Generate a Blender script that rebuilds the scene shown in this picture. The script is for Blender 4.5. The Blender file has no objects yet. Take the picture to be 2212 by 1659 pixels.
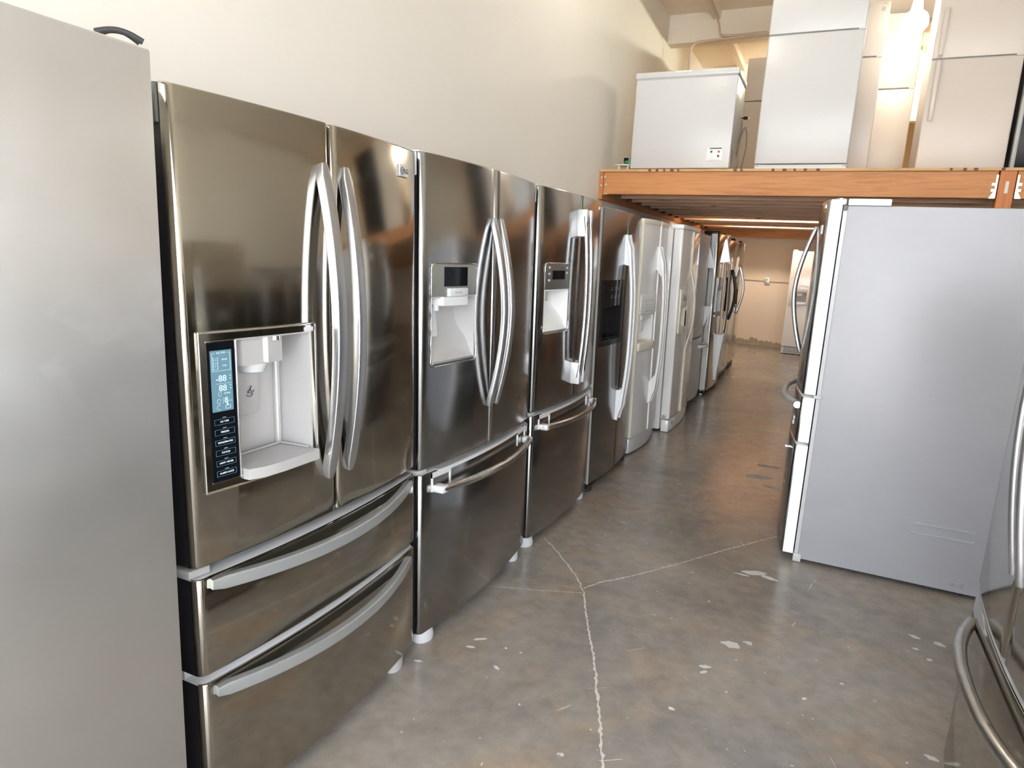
import bpy, bmesh, math, random
from mathutils import Vector, Matrix, Euler
random.seed(7)
PI = math.pi
scene = bpy.context.scene
COL = scene.collection

# ------------------------------------------------------------------ camera
def make_camera():
    yaw, pitch, roll = math.radians(24.70), math.radians(11.28), math.radians(2.97)
    f = Vector((-math.sin(yaw) * math.cos(pitch), math.cos(yaw) * math.cos(pitch), -math.sin(pitch)))
    r = Vector((math.cos(yaw), math.sin(yaw), 0))
    u = r.cross(f)
    r2 = r * math.cos(roll) + u * math.sin(roll)
    u2 = -r * math.sin(roll) + u * math.cos(roll)
    m = Matrix((r2, u2, -f)).transposed().to_4x4()
    m.translation = Vector((1.185, 0.0, 1.462))
    cd = bpy.data.cameras.new('camera')
    cd.sensor_fit = 'HORIZONTAL'
    cd.sensor_width = 36.0
    cd.lens = 1430.0 / 2212.0 * 36.0
    cd.clip_start = 0.02
    co = bpy.data.objects.new('camera', cd)
    COL.objects.link(co)
    co.matrix_world = m
    scene.camera = co
make_camera()

# ------------------------------------------------------------------ light and exposure
scene.view_settings.view_transform = 'Standard'
scene.view_settings.look = 'None'
scene.view_settings.gamma = 1.0
scene.view_settings.use_curve_mapping = False
scene.view_settings.exposure = 0.0
SKY_STRENGTH = 9.3
w = bpy.data.worlds.new('sky')
scene.world = w
w.use_nodes = True
nt = w.node_tree
bg = nt.nodes['Background']
bg.inputs['Color'].default_value = (0.93, 0.96, 1.0, 1)
bg.inputs['Strength'].default_value = SKY_STRENGTH
OPEN_Y, OPEN_Z = -1.3, 3.3
WALL_X, RIGHT_X, BACK_Y, CEIL_Z = -0.95, 4.7, 12.95, 4.37
pl = bpy.data.lights.new('doorway_portal', 'AREA')
pl.shape = 'RECTANGLE'; pl.size = RIGHT_X - WALL_X - 0.2; pl.size_y = OPEN_Z
pl.cycles.is_portal = True
po = bpy.data.objects.new('doorway_portal', pl)
COL.objects.link(po)
po.location = ((WALL_X + RIGHT_X) / 2, OPEN_Y - 0.12, OPEN_Z / 2)
po.rotation_euler = (PI / 2, 0, 0)          # faces +Y, into the shop

sl = bpy.data.lights.new('sun', 'SUN'); sl.energy = 220.0; sl.angle = 0.01; sl.color = (1.0, 0.96, 0.90)
so_ = bpy.data.objects.new('sun', sl); COL.objects.link(so_)
so_.rotation_euler = (math.radians(-42), 0, 0)          # high behind the building, lights the pavement outside

# ------------------------------------------------------------------ materials
def mat(name, color, rough=0.5, metal=0.0, spec=0.5, coat=0.0, aniso=0.0, tangent=None, emit=None, estr=0.0):
    m = bpy.data.materials.new(name); m.use_nodes = True
    b = m.node_tree.nodes['Principled BSDF']
    b.inputs['Base Color'].default_value = (*color, 1)
    b.inputs['Roughness'].default_value = rough
    b.inputs['Metallic'].default_value = metal
    b.inputs['Specular IOR Level'].default_value = spec
    b.inputs['Coat Weight'].default_value = coat
    b.inputs['Coat Roughness'].default_value = 0.08
    if emit:
        b.inputs['Emission Color'].default_value = (*emit, 1)
        b.inputs['Emission Strength'].default_value = estr
    if aniso:
        b.inputs['Anisotropic'].default_value = aniso
        c = m.node_tree.nodes.new('ShaderNodeCombineXYZ')
        c.inputs[2].default_value = 1.0
        if tangent == 'V':      # smear reflections up and down
            m.node_tree.links.new(c.outputs[0], b.inputs['Tangent'])
        else:                   # smear reflections sideways
            g = m.node_tree.nodes.new('ShaderNodeNewGeometry')
            x = m.node_tree.nodes.new('ShaderNodeVectorMath'); x.operation = 'CROSS_PRODUCT'
            m.node_tree.links.new(g.outputs['Normal'], x.inputs[0])
            m.node_tree.links.new(c.outputs[0], x.inputs[1])
            m.node_tree.links.new(x.outputs[0], b.inputs['Tangent'])
    return m

def nodes_of(m):
    return m.node_tree, m.node_tree.nodes['Principled BSDF']

def tex_noise(t, scale, detail=4.0, rough=0.55, vec=None, mscale=None, dist=0.0):
    n = t.nodes.new('ShaderNodeTexNoise')
    n.inputs['Scale'].default_value = scale
    n.inputs['Detail'].default_value = detail
    n.inputs['Roughness'].default_value = rough
    n.inputs['Distortion'].default_value = dist
    if vec is not None:
        if mscale:
            mp = t.nodes.new('ShaderNodeMapping'); mp.inputs['Scale'].default_value = mscale
            t.links.new(vec, mp.inputs[0]); vec = mp.outputs[0]
        t.links.new(vec, n.inputs['Vector'])
    return n

def ramp(t, src, stops):
    r = t.nodes.new('ShaderNodeValToRGB')
    els = r.color_ramp.elements
    while len(els) < len(stops): els.new(0.5)
    for e, (p, c) in zip(els, stops):
        e.position = p; e.color = (*c, 1) if len(c) == 3 else c
    t.links.new(src, r.inputs[0])
    return r

def mix(t, a, b, fac=0.5, mode='MIX'):
    n = t.nodes.new('ShaderNodeMix'); n.data_type = 'RGBA'; n.blend_type = mode
    if hasattr(fac, 'links'): t.links.new(fac, n.inputs[0])
    else: n.inputs[0].default_value = fac
    for s, i in ((a, 6), (b, 7)):
        if hasattr(s, 'links'): t.links.new(s, n.inputs[i])
        else: n.inputs[i].default_value = (*s, 1)
    return n

def coords(t, kind='Object'):
    return t.nodes.new('ShaderNodeTexCoord').outputs[kind]

def steel(name, color, rough, aniso=0.55, tangent='V', var=0.05):
    m = mat(name, color, rough, 1.0, aniso=aniso, tangent=tangent)
    t, b = nodes_of(m)
    co = coords(t)
    sc = (3, 3, 260) if tangent == 'V' else (3, 3, 3)
    n = tex_noise(t, 2.0, 3, 0.6, co, sc)
    mr = t.nodes.new('ShaderNodeMapRange')
    mr.inputs['To Min'].default_value = rough - var; mr.inputs['To Max'].default_value = rough + var
    t.links.new(n.outputs['Fac'], mr.inputs['Value']); t.links.new(mr.outputs[0], b.inputs['Roughness'])
    n2 = tex_noise(t, 1.6, 2, 0.5, co)
    bp = t.nodes.new('ShaderNodeBump'); bp.inputs['Strength'].default_value = 0.06; bp.inputs['Distance'].default_value = 0.02
    t.links.new(n2.outputs['Fac'], bp.inputs['Height']); t.links.new(bp.outputs[0], b.inputs['Normal'])
    return m

M = {}
M['steel'] = steel('stainless_steel', (0.395, 0.37, 0.325), 0.10, .3, var=.03)
M['steel_mid'] = steel('brushed_stainless_steel', (0.325, 0.325, 0.325), 0.16)
M['steel_dark'] = steel('dull_stainless_steel', (0.25, 0.26, 0.27), 0.22)
M['steel_soft'] = steel('soft_stainless_steel', (0.50, 0.49, 0.47), 0.28)
M['steel_clear'] = steel('clear_stainless_steel', (0.58, 0.55, 0.50), 0.12)
M['panel_mid'] = mat('grey_metal_panel', (0.26, 0.265, 0.25), 0.35, 0.6)
M['panel_dark'] = mat('dark_metal_panel', (0.13, 0.13, 0.125), 0.35, 0.5)
M['satin'] = mat('satin_metal', (0.46, 0.47, 0.49), 0.27, 0.9)
M['satin_dark'] = mat('satin_grey_metal', (0.34, 0.36, 0.37), 0.36, 0.6)
M['recess'] = mat('silver_grey_plastic', (0.40, 0.40, 0.405), 0.34, 0.2)
M['chrome'] = mat('bright_metal', (0.82, 0.82, 0.83), 0.12, 1.0)
M['silver_plastic'] = mat('silver_plastic', (0.62, 0.63, 0.65), 0.33, 0.25)
M['hinge_grey'] = mat('grey_plastic', (0.36, 0.37, 0.37), 0.4)
M['hinge_dark'] = mat('dark_grey_plastic', (0.10, 0.105, 0.10), 0.4)
M['hinge_light'] = mat('pale_grey_plastic', (0.47, 0.49, 0.51), 0.4)
M['gasket'] = mat('dark_door_edge', (0.012, 0.011, 0.013), 0.35)
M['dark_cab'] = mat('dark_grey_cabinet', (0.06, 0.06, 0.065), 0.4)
M['black'] = mat('black_plastic', (0.010, 0.010, 0.012), 0.25, spec=0.12)
M['black_gloss'] = mat('black_glass', (0.004, 0.005, 0.007), 0.08, spec=0.12)
M['white'] = mat('white_enamel', (0.62, 0.63, 0.645), 0.30)
M['almond'] = mat('almond_enamel', (0.64, 0.585, 0.535), 0.34)
M['white_gloss'] = mat('white_gloss_enamel', (0.82, 0.82, 0.83), 0.12, coat=0.3)
M['white_rim'] = mat('white_plastic_edge', (0.93, 0.93, 0.93), 0.3)
M['silver_white'] = mat('silvery_white_enamel', (0.78, 0.80, 0.83), 0.30, 0.1)
M['bisque'] = mat('ivory_plastic', (0.72, 0.69, 0.58), 0.4)
M['platinum'] = mat('platinum_paint', (0.62, 0.64, 0.67), 0.30, 0.2)
M['ice_white'] = mat('pale_dispenser_plastic', (0.74, 0.75, 0.75), 0.35)
M['lcd'] = mat('blue_display', (0.105, 0.20, 0.26), 0.25)
M['ink_white'] = mat('white_print', (0.75, 0.80, 0.85), 0.5)
M['ink_pale'] = mat('pale_print', (0.50, 0.68, 0.76), 0.5)
M['ink_blue'] = mat('blue_print', (0.10, 0.25, 0.36), 0.5)
M['ink_dark'] = mat('dark_print', (0.05, 0.05, 0.055), 0.5)
M['ink_grey'] = mat('grey_print', (0.25, 0.26, 0.27), 0.5)
M['red'] = mat('red_lens', (0.30, 0.03, 0.03), 0.3)
M['rubber'] = mat('rubber', (0.02, 0.02, 0.022), 0.6)
M['cord'] = mat('cord_grey', (0.20, 0.17, 0.14), 0.6)
M['galv'] = mat('galvanised_steel', (0.62, 0.63, 0.60), 0.38, 0.8)
M['conduit'] = mat('painted_conduit', (0.50, 0.40, 0.31), 0.5)
M['green'] = mat('green_wire', (0.05, 0.32, 0.12), 0.5)
M['paper'] = mat('paper', (0.78, 0.76, 0.70), 0.7)

def grey_panel(name, color, rough, metal, sm):
    m = mat(name, color, rough, metal)
    t, b = nodes_of(m); co = coords(t)
    n = tex_noise(t, 2.2, 5, 0.6, co, (1, 1, 1.4), 0.4)
    r = ramp(t, n.outputs['Fac'], [(0.35, tuple(c * (1 - sm) for c in color)), (0.62, color)])
    t.links.new(r.outputs[0], b.inputs['Base Color'])
    f = tex_noise(t, 900, 2, 0.5, co)
    bp = t.nodes.new('ShaderNodeBump'); bp.inputs['Strength'].default_value = 0.12; bp.inputs['Distance'].default_value = 0.0006
    t.links.new(f.outputs['Fac'], bp.inputs['Height']); t.links.new(bp.outputs[0], b.inputs['Normal'])
    return m
M['grey_side'] = grey_panel('grey_cabinet_paint', (0.345, 0.355, 0.385), 0.38, 0.0, 0.05)
M['silver_side'] = steel('grained_steel_panel', (0.70, 0.71, 0.715), 0.40, .7, 'H', .05)
def smudges(m):
    t, b = nodes_of(m); co = coords(t)
    n = tex_noise(t, 9, 3, 0.5, co, (1, 1, 1.6), .8); g = tex_noise(t, 2.0, 2, 0.5, co)
    r1 = ramp(t, n.outputs['Fac'], [(0.58, (0, 0, 0)), (0.68, (1, 1, 1))]); r2 = ramp(t, g.outputs['Fac'], [(0.50, (0, 0, 0)), (0.60, (.5, .5, .5))])
    p = t.nodes.new('ShaderNodeMath'); p.operation = 'MULTIPLY'
    t.links.new(r1.outputs[0], p.inputs[0]); t.links.new(r2.outputs[0], p.inputs[1])
    mx = mix(t, (0.70, 0.71, 0.715), (0.82, 0.83, 0.84), p.outputs[0]); t.links.new(mx.outputs[2], b.inputs['Base Color'])
smudges(M['silver_side'])
M['ltgrey_side'] = grey_panel('light_grey_cabinet', (0.72, 0.73, 0.74), 0.4, 0.0, 0.03)

def wood(name, c1, c2, axis):
    m = mat(name, c1, 0.55)
    t, b = nodes_of(m); co = coords(t)
    sc = {'x': (0.6, 9, 9), 'y': (9, 0.6, 9), 'z': (9, 9, 0.6)}[axis]
    n = tex_noise(t, 3.0, 6, 0.6, co, sc, 1.2)
    r = ramp(t, n.outputs['Fac'], [(0.3, c2), (0.52, c1), (0.75, tuple(min(1, c * 1.12) for c in c1))])
    kn = t.nodes.new('ShaderNodeTexVoronoi'); kn.inputs['Scale'].default_value = 2.6
    mp = t.nodes.new('ShaderNodeMapping'); mp.inputs['Scale'].default_value = {'x': (0.7, 1, 1.6), 'y': (1, .7, 1.6), 'z': (1.6, 1, .7)}[axis]
    t.links.new(co, mp.inputs[0]); t.links.new(mp.outputs[0], kn.inputs['Vector'])
    kr = ramp(t, kn.outputs['Distance'], [(0.05, (0.30, 0.30, 0.30)), (0.10, (1, 1, 1))])
    mx = mix(t, r.outputs[0], kr.outputs[0], 0.75, 'MULTIPLY')
    t.links.new(mx.outputs[2], b.inputs['Base Color'])
    return m
M['wood_x'] = wood('fir_beam', (0.49, 0.215, 0.075), (0.37, 0.145, 0.045), 'x')
M['wood_y'] = wood('fir_ledger', (0.50, 0.19, 0.055), (0.36, 0.12, 0.035), 'y')
M['wood_z'] = wood('fir_post', (0.50, 0.17, 0.045), (0.36, 0.11, 0.03), 'z')
M['joist'] = wood('joist_wood', (0.74, 0.49, 0.33), (0.55, 0.33, 0.20), 'x')
M['ply'] = wood('plywood', (0.55, 0.33, 0.14), (0.40, 0.22, 0.09), 'x')
M['ply_dark'] = mat('plywood_dark_end', (0.10, 0.04, 0.035), 0.7)

def paint(name, color, var=0.05, scale=0.8):
    m = mat(name, color, 0.75, spec=0.3)
    t, b = nodes_of(m); co = coords(t)
    n = tex_noise(t, scale, 5, 0.6, co)
    r = ramp(t, n.outputs['Fac'], [(0.3, tuple(c * (1 - var) for c in color)), (0.7, color)])
    t.links.new(r.outputs[0], b.inputs['Base Color'])
    f = tex_noise(t, 60, 4, 0.6, co)
    bp = t.nodes.new('ShaderNodeBump'); bp.inputs['Strength'].default_value = 0.08; bp.inputs['Distance'].default_value = 0.004
    t.links.new(f.outputs['Fac'], bp.inputs['Height']); t.links.new(bp.outputs[0], b.inputs['Normal'])
    return m
M['wall'] = paint('cream_wall_paint', (0.775, 0.745, 0.69))
M['wall_back'] = paint('tan_wall_paint', (0.74, 0.66, 0.55), 0.06)
M['wall_back_low'] = paint('pinkish_wall_paint', (0.80, 0.70, 0.60), 0.06)
M['bare'] = paint('bare_plaster', (0.42, 0.37, 0.29), 0.25, 6)
M['ceil'] = paint('ceiling_paint', (0.86, 0.79, 0.70))
M['soffit'] = paint('soffit_paint', (0.80, 0.73, 0.64))

def floor_mat():
    m = mat('polished_concrete', (0.3, 0.29, 0.27), 0.3, spec=0.5)
    t, b = nodes_of(m); co = coords(t)
    n1 = tex_noise(t, 0.9, 6, 0.62, co, None, 0.6)
    r1 = ramp(t, n1.outputs['Fac'], [(0.30, (0.145, 0.140, 0.138)), (0.48, (0.205, 0.190, 0.170)), (0.62, (0.265, 0.245, 0.220)), (0.8, (0.32, 0.31, 0.30))])
    n2 = tex_noise(t, 2.2, 5, 0.6, co, (1, 1, 1), 1.0)
    r2 = ramp(t, n2.outputs['Fac'], [(0.50, (0, 0, 0)), (0.72, (1, 1, 1))])
    mx = mix(t, r1.outputs[0], (0.29, 0.20, 0.12), r2.outputs[0])
    mx.inputs[0].default_value = 0.3
    sc = t.nodes.new('ShaderNodeMath'); sc.operation = 'MULTIPLY'; sc.inputs[1].default_value = 0.55
    t.links.new(r2.outputs[0], sc.inputs[0]); t.links.new(sc.outputs[0], mx.inputs[0])
    n3 = tex_noise(t, 14, 5, 0.65, co)
    r3 = ramp(t, n3.outputs['Fac'], [(0.35, (0.86, 0.86, 0.86)), (0.65, (1.1, 1.1, 1.1))])
    m2 = mix(t, mx.outputs[2], r3.outputs[0], 1.0, 'MULTIPLY')
    # small pale flecks of paint and plaster
    n4 = tex_noise(t, 26, 2, 0.5, co, (1, 1.6, 1))
    n5 = tex_noise(t, 1.3, 2, 0.5, co)
    r4 = ramp(t, n4.outputs['Fac'], [(0.735, (0, 0, 0)), (0.76, (1, 1, 1))])
    r5 = ramp(t, n5.outputs['Fac'], [(0.45, (0, 0, 0)), (0.6, (1, 1, 1))])
    pr = t.nodes.new('ShaderNodeMath'); pr.operation = 'MULTIPLY'
    t.links.new(r4.outputs[0], pr.inputs[0]); t.links.new(r5.outputs[0], pr.inputs[1])
    m3 = mix(t, m2.outputs[2], (0.52, 0.52, 0.50), pr.outputs[0])
    t.links.new(m3.outputs[2], b.inputs['Base Color'])
    rr = t.nodes.new('ShaderNodeMapRange'); rr.inputs['To Min'].default_value = 0.14; rr.inputs['To Max'].default_value = 0.34
    t.links.new(n1.outputs['Fac'], rr.inputs['Value']); t.links.new(rr.outputs[0], b.inputs['Roughness'])
    return m
M['floor'] = floor_mat()
M['crack'] = mat('crack_filler', (0.46, 0.45, 0.42), 0.7)
M['drip'] = mat('paint_drip', (0.46, 0.46, 0.445), 0.5)
M['smear'] = mat('dusty_smear', (0.27, 0.27, 0.28), 0.5)
M['lot'] = paint('parking_lot', (0.34, 0.34, 0.33), 0.2, 2.0)
M['tube_glow'] = mat('tube_glow', (1, 1, 1), 0.4, emit=(1.0, 0.84, 0.64), estr=140.0)
M['bulb_glow'] = mat('bulb_glow', (1, 1, 1), 0.4, emit=(1.0, 0.90, 0.74), estr=60.0)
M['added_strip_glow'] = mat('added_light_glow', (1, 1, 1), 0.4, emit=(1.0, 0.92, 0.80), estr=55.0)
M['added_back_glow'] = mat('added_strip_glow', (1, 1, 1), 0.4, emit=(1.0, 0.95, 0.74), estr=600.0)

# ------------------------------------------------------------------ mesh helpers
class MB:
    def __init__(s): s.bm = bmesh.new()
    def _merge(s, bm2, mi):
        for f in bm2.faces: f.material_index = mi
        me = bpy.data.meshes.new('tmp'); bm2.to_mesh(me); bm2.free()
        s.bm.from_mesh(me); bpy.data.meshes.remove(me)
    def box(s, x0, x1, y0, y1, z0, z1, bev=0.0, seg=2, ny=1, mi=0, skew=None):
        b = bmesh.new()
        bmesh.ops.create_cube(b, size=1.0)
        for v in b.verts:
            v.co = Vector((x0 + (v.co.x + .5) * (x1 - x0), y0 + (v.co.y + .5) * (y1 - y0), z0 + (v.co.z + .5) * (z1 - z0)))
        if bev:
            bmesh.ops.bevel(b, geom=list(b.edges), offset=bev, segments=seg, profile=0.5, affect='EDGES')
        for k in range(1, ny):
            yy = y0 + (y1 - y0) * k / ny
            bmesh.ops.bisect_plane(b, geom=list(b.verts) + list(b.edges) + list(b.faces), plane_co=(0, yy, 0), plane_no=(0, 1, 0))
        s._merge(b, mi); return s
    def loft(s, rings, mi=0, cap=True, close=True):
        b = bmesh.new()
        vr = [[b.verts.new(p) for p in r] for r in rings]
        n = len(vr[0])
        for a, c in zip(vr[:-1], vr[1:]):
            for i in range(n if close else n - 1):
                j = (i + 1) % n
                b.faces.new((a[i], a[j], c[j], c[i]))
        if cap:
            b.faces.new(list(reversed(vr[0]))); b.faces.new(vr[-1])
        bmesh.ops.recalc_face_normals(b, faces=list(b.faces))
        s._merge(b, mi); return s
    def sweep(s, path, sect, side, scale=None, mi=0):
        """sect: (a, b) points; a runs along side, b along tangent x side"""
        path = [Vector(p) for p in path]; side = Vector(side).normalized(); rings = []
        for i, p in enumerate(path):
            t = (path[min(i + 1, len(path) - 1)] - path[max(i - 1, 0)]).normalized()
            sd = (side - t * side.dot(t)).normalized(); n = t.cross(sd)
            k = scale[i] if scale else (1, 1)
            rings.append([p + sd * (a * k[0]) + n * (c * k[1]) for a, c in sect])
        return s.loft(rings, mi)
    def tube(s, path, r, n=10, mi=0):
        path = [Vector(p) for p in path]
        d = (path[-1] - path[0]).normalized()
        side = Vector((0, 0, 1)) if abs(d.z) < 0.8 else Vector((1, 0, 0))
        sect = [(r * math.cos(2 * PI * k / n), r * math.sin(2 * PI * k / n)) for k in range(n)]
        return s.sweep(path, sect, side, None, mi)
    def cyl(s, p0, p1, r, n=20, mi=0, r2=None):
        p0, p1 = Vector(p0), Vector(p1); d = (p1 - p0).normalized()
        a = d.orthogonal().normalized(); c = d.cross(a); r2 = r if r2 is None else r2
        return s.loft([[p + (a * math.cos(2 * PI * k / n) + c * math.sin(2 * PI * k / n)) * rr for k in range(n)] for p, rr in ((p0, r), (p1, r2))], mi)
    def ball(s, c, r, mi=0, sz=(1, 1, 1)):
        b = bmesh.new(); bmesh.ops.create_uvsphere(b, u_segments=20, v_segments=12, radius=r)
        for v in b.verts: v.co = Vector((v.co.x * sz[0], v.co.y * sz[1], v.co.z * sz[2])) + Vector(c)
        s._merge(b, mi); return s
    def poly(s, pts, mi=0):
        b = bmesh.new(); b.faces.new([b.verts.new(p) for p in pts]); s._merge(b, mi); return s
    def prism(s, pts, vec, mi=0):
        vec = Vector(vec); pts = [Vector(p) for p in pts]
        return s.loft([pts, [p + vec for p in pts]], mi)
    def text(s, body, size, x, y, z, mi=0, align='CENTER', ext=0.0004, bold=0.0, wide=1.0):
        """lettering on a front face: reads along +Y, up +Z, faces +X"""
        cu = bpy.data.curves.new('txt', 'FONT'); cu.body = body; cu.size = size; cu.align_x = align; cu.align_y = 'CENTER'
        cu.extrude = ext; cu.offset = bold; cu.resolution_u = 3
        o = bpy.data.objects.new('txt', cu); COL.objects.link(o)
        bpy.context.view_layer.update()
        me = bpy.data.meshes.new_from_object(o.evaluated_get(bpy.context.evaluated_depsgraph_get()))
        me.transform(Matrix(((0, 0, 1, x), (wide, 0, 0, y), (0, 1, 0, z), (0, 0, 0, 1))))
        for p in me.polygons: p.material_index = mi
        b = bmesh.new(); b.from_mesh(me); s._merge(b, mi)
        bpy.data.objects.remove(o); bpy.data.curves.remove(cu); bpy.data.meshes.remove(me)
        return s
    def build(s, name, mats, parent=None, warp=None, smooth=35, label=None):
        bmesh.ops.remove_doubles(s.bm, verts=list(s.bm.verts), dist=1e-6)
        if warp:
            for v in s.bm.verts:
                k = min(1.0, max(0.0, (v.co.x + 0.05) / 0.02)) if v.co.x < -0.03 else 1.0
                v.co.x += warp(v.co.y) * k
        me = bpy.data.meshes.new(name); s.bm.to_mesh(me); s.bm.free()
        for m in (mats if isinstance(mats, (list, tuple)) else [mats]): me.materials.append(M[m] if isinstance(m, str) else m)
        if smooth:
            for p in me.polygons: p.use_smooth = True
            me.set_sharp_from_angle(angle=math.radians(smooth))
        o = bpy.data.objects.new(name, me); COL.objects.link(o)
        if parent: o.parent = parent
        if label: o['label'] = label
        return o

def tag(o, label=None, cat=None, group=None, kind=None):
    if label: o['label'] = label
    if cat: o['category'] = cat
    if group: o['group'] = group
    if kind: o['kind'] = kind
    return o

def thing(name, label, cat, loc=(0, 0, 0), rot=(0, 0, 0), group=None):
    o = bpy.data.objects.new(name, None); COL.objects.link(o)
    o.empty_display_size = 0.2; o.location = loc; o.rotation_euler = rot
    return tag(o, label, cat, group)

def copy_tree(o, parent=None):
    c = o.copy(); COL.objects.link(c); c.parent = parent
    for ch in [x for x in bpy.data.objects if x.parent == o]: copy_tree(ch, c)
    return c

def rrect(w, h, r, n=4):
    """rounded rectangle section centred on 0"""
    pts = []
    for cx, cy, a0 in ((w / 2 - r, h / 2 - r, 0), (-w / 2 + r, h / 2 - r, 90), (-w / 2 + r, -h / 2 + r, 180), (w / 2 - r, -h / 2 + r, 270)):
        for k in range(n + 1):
            a = math.radians(a0 + 90 * k / n); pts.append((cx + r * math.cos(a), cy + r * math.sin(a)))
    return pts

def cut_box(ob, x0, x1, y0, y1, z0, z1, r=0.0):
    """cut a (round-cornered) pocket out of a mesh, baked into it"""
    mb = MB()
    sect = rrect(y1 - y0, z1 - z0, max(r, 0.001), 4)
    mb.loft([[(x, (y0 + y1) / 2 + a, (z0 + z1) / 2 + c) for a, c in sect] for x in (x0, x1)])
    cut = mb.build('cutter', 'black', smooth=0); cut.parent = ob.parent
    cut.data.polygons.foreach_set('material_index', [1] * len(cut.data.polygons))
    md = ob.modifiers.new('cut', 'BOOLEAN'); md.object = cut; md.operation = 'DIFFERENCE'; md.solver = 'EXACT'
    bpy.context.view_layer.update()
    me = bpy.data.meshes.new_from_object(ob.evaluated_get(bpy.context.evaluated_depsgraph_get()))
    ob.modifiers.remove(md); old = ob.data; ob.data = me; me.name = old.name
    bpy.data.meshes.remove(old)
    cm = cut.data; bpy.data.objects.remove(cut); bpy.data.meshes.remove(cm)
    for p in me.polygons: p.use_smooth = True
    me.set_sharp_from_angle(angle=math.radians(35))

# ------------------------------------------------------------------ refrigerator kit
# local axes: X out of the front, Y across the front (to a viewer's right), Z up; front edge at X = 0
class Fridge:
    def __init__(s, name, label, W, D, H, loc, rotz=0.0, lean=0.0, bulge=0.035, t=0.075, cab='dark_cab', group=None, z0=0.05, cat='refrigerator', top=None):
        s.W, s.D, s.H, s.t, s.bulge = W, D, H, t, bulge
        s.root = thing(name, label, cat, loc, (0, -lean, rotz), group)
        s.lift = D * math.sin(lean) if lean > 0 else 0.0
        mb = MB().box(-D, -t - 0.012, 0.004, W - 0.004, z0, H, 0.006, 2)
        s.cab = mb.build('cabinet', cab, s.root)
        for y in (0.05, W - 0.05):
            MB().cyl((-D + .08, y, s.lift + 0.0005), (-D + .08, y, z0 + .01), 0.022).build('rear_wheel', 'rubber', s.root)
    def fr(s, y):
        return s.bulge * (1 - ((y - s.W / 2) / (s.W / 2)) ** 2)
    def part(s, mb, name, mats, parent=None, label=None, smooth=35):
        return mb.build(name, mats, parent or s.root, s.fr, smooth, label)
    def slab(s, name, u0, u1, z0, z1, front='steel', side='gasket', r=0.019, b=0.006, n=18, xf=0.0, tb=None, parent=None, label=None):
        """a door or drawer front with rolled edges"""
        mb = MB(); t = s.t
        rings = []
        for z, i in ((z0, b), (z0 + .3 * b, .3 * b), (z0 + b, 0), (z1 - b, 0), (z1 - .3 * b, .3 * b), (z1, b)):
            a0, a1, x = u0 + i * .5, u1 - i * .5, xf - i
            ring = [(-t, a0, z), (-t, (a0 + a1) / 2, z), (-t, a1, z)]
            for k in range(7):
                a = k / 6 * PI / 2; ring.append((x - r + r * math.sin(a), a1 - r + r * math.cos(a), z))
            for k in range(1, n): ring.append((x, a1 - r - (a1 - a0 - 2 * r) * k / n, z))
            for k in range(7):
                a = PI / 2 - k / 6 * PI / 2; ring.append((x - r + r * math.sin(a), a0 + r - r * math.cos(a), z))
            rings.append(ring)
        mb.loft(rings)
        mb.bm.faces.ensure_lookup_table()
        for f in mb.bm.faces:
            c = f.calc_center_median(); nn = f.normal
            front_face = c.x > xf - r * 0.98 and abs(nn.z) < 0.95
            f.material_index = 0 if front_face else (2 if (tb and abs(nn.z) > .5) else 1)
        mats = [front, side] + ([tb] if tb else [])
        return s.part(mb, name, mats, parent, label)
    def vbar(s, u, z0, z1, so, w=.03, th=.02, mat_='satin', name='handle', r=.006, parent=None, p=2.0, lead=0.0, label=None, inner=-0.01):
        """upright bow handle, standing off by so at mid height"""
        path, sc = [], []
        N = 26; zc, h = (z0 + z1) / 2, (z1 - z0) / 2
        for k in range(N + 1):
            q = -1 + 2 * k / N
            x = inner + (so - th / 2 - inner) * (1 - abs(q) ** p)
            path.append((x, u, zc + h * q)); e = 1 - abs(q)
            sc.append((min(1, .55 + e * 6), 1))
        return s.part(MB().sweep(path, rrect(w, th, r), (0, 1, 0), sc), name, mat_, parent, label)
    def hbar(s, u0, u1, z, so, w=.03, th=.02, mat_='satin', name='handle', r=.006, p=2.0, parent=None, drop=0.0, label=None, inner=-0.01):
        path, sc = [], []
        N = 30; uc, h = (u0 + u1) / 2, (u1 - u0) / 2
        for k in range(N + 1):
            q = -1 + 2 * k / N
            x = inner + (so - th / 2 - inner) * (1 - abs(q) ** p)
            path.append((x, uc + h * q, z - drop * (1 - q * q))); e = 1 - abs(q)
            sc.append((min(1, .7 + e * 5), 1))
        return s.part(MB().sweep(path, rrect(w, th, r), (0, 0, 1), sc), name, mat_, parent, label)
    def feet(s, us, h, x=-0.04, mat_='satin_dark', r=.035):
        for u in us:
            mb = MB(); rings = []
            for z, k in ((0.0008, .92), (h * .35, 1.0), (h, .8)):
                rings.append([(x + r * k * math.cos(2 * PI * i / 20) * .9, u + r * 1.25 * k * math.sin(2 * PI * i / 20), z) for i in range(20)])
            s.part(mb.loft(rings), 'front_foot', mat_)
    def hinge(s, u0, u1, z0, z1, x0=-.12, x1=-.012, mat_='hinge_grey', name='hinge_cover'):
        return s.part(MB().box(x0, x1, u0, u1, z0, z1, .005, 2), name, mat_)

LEAN = 0.022

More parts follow.
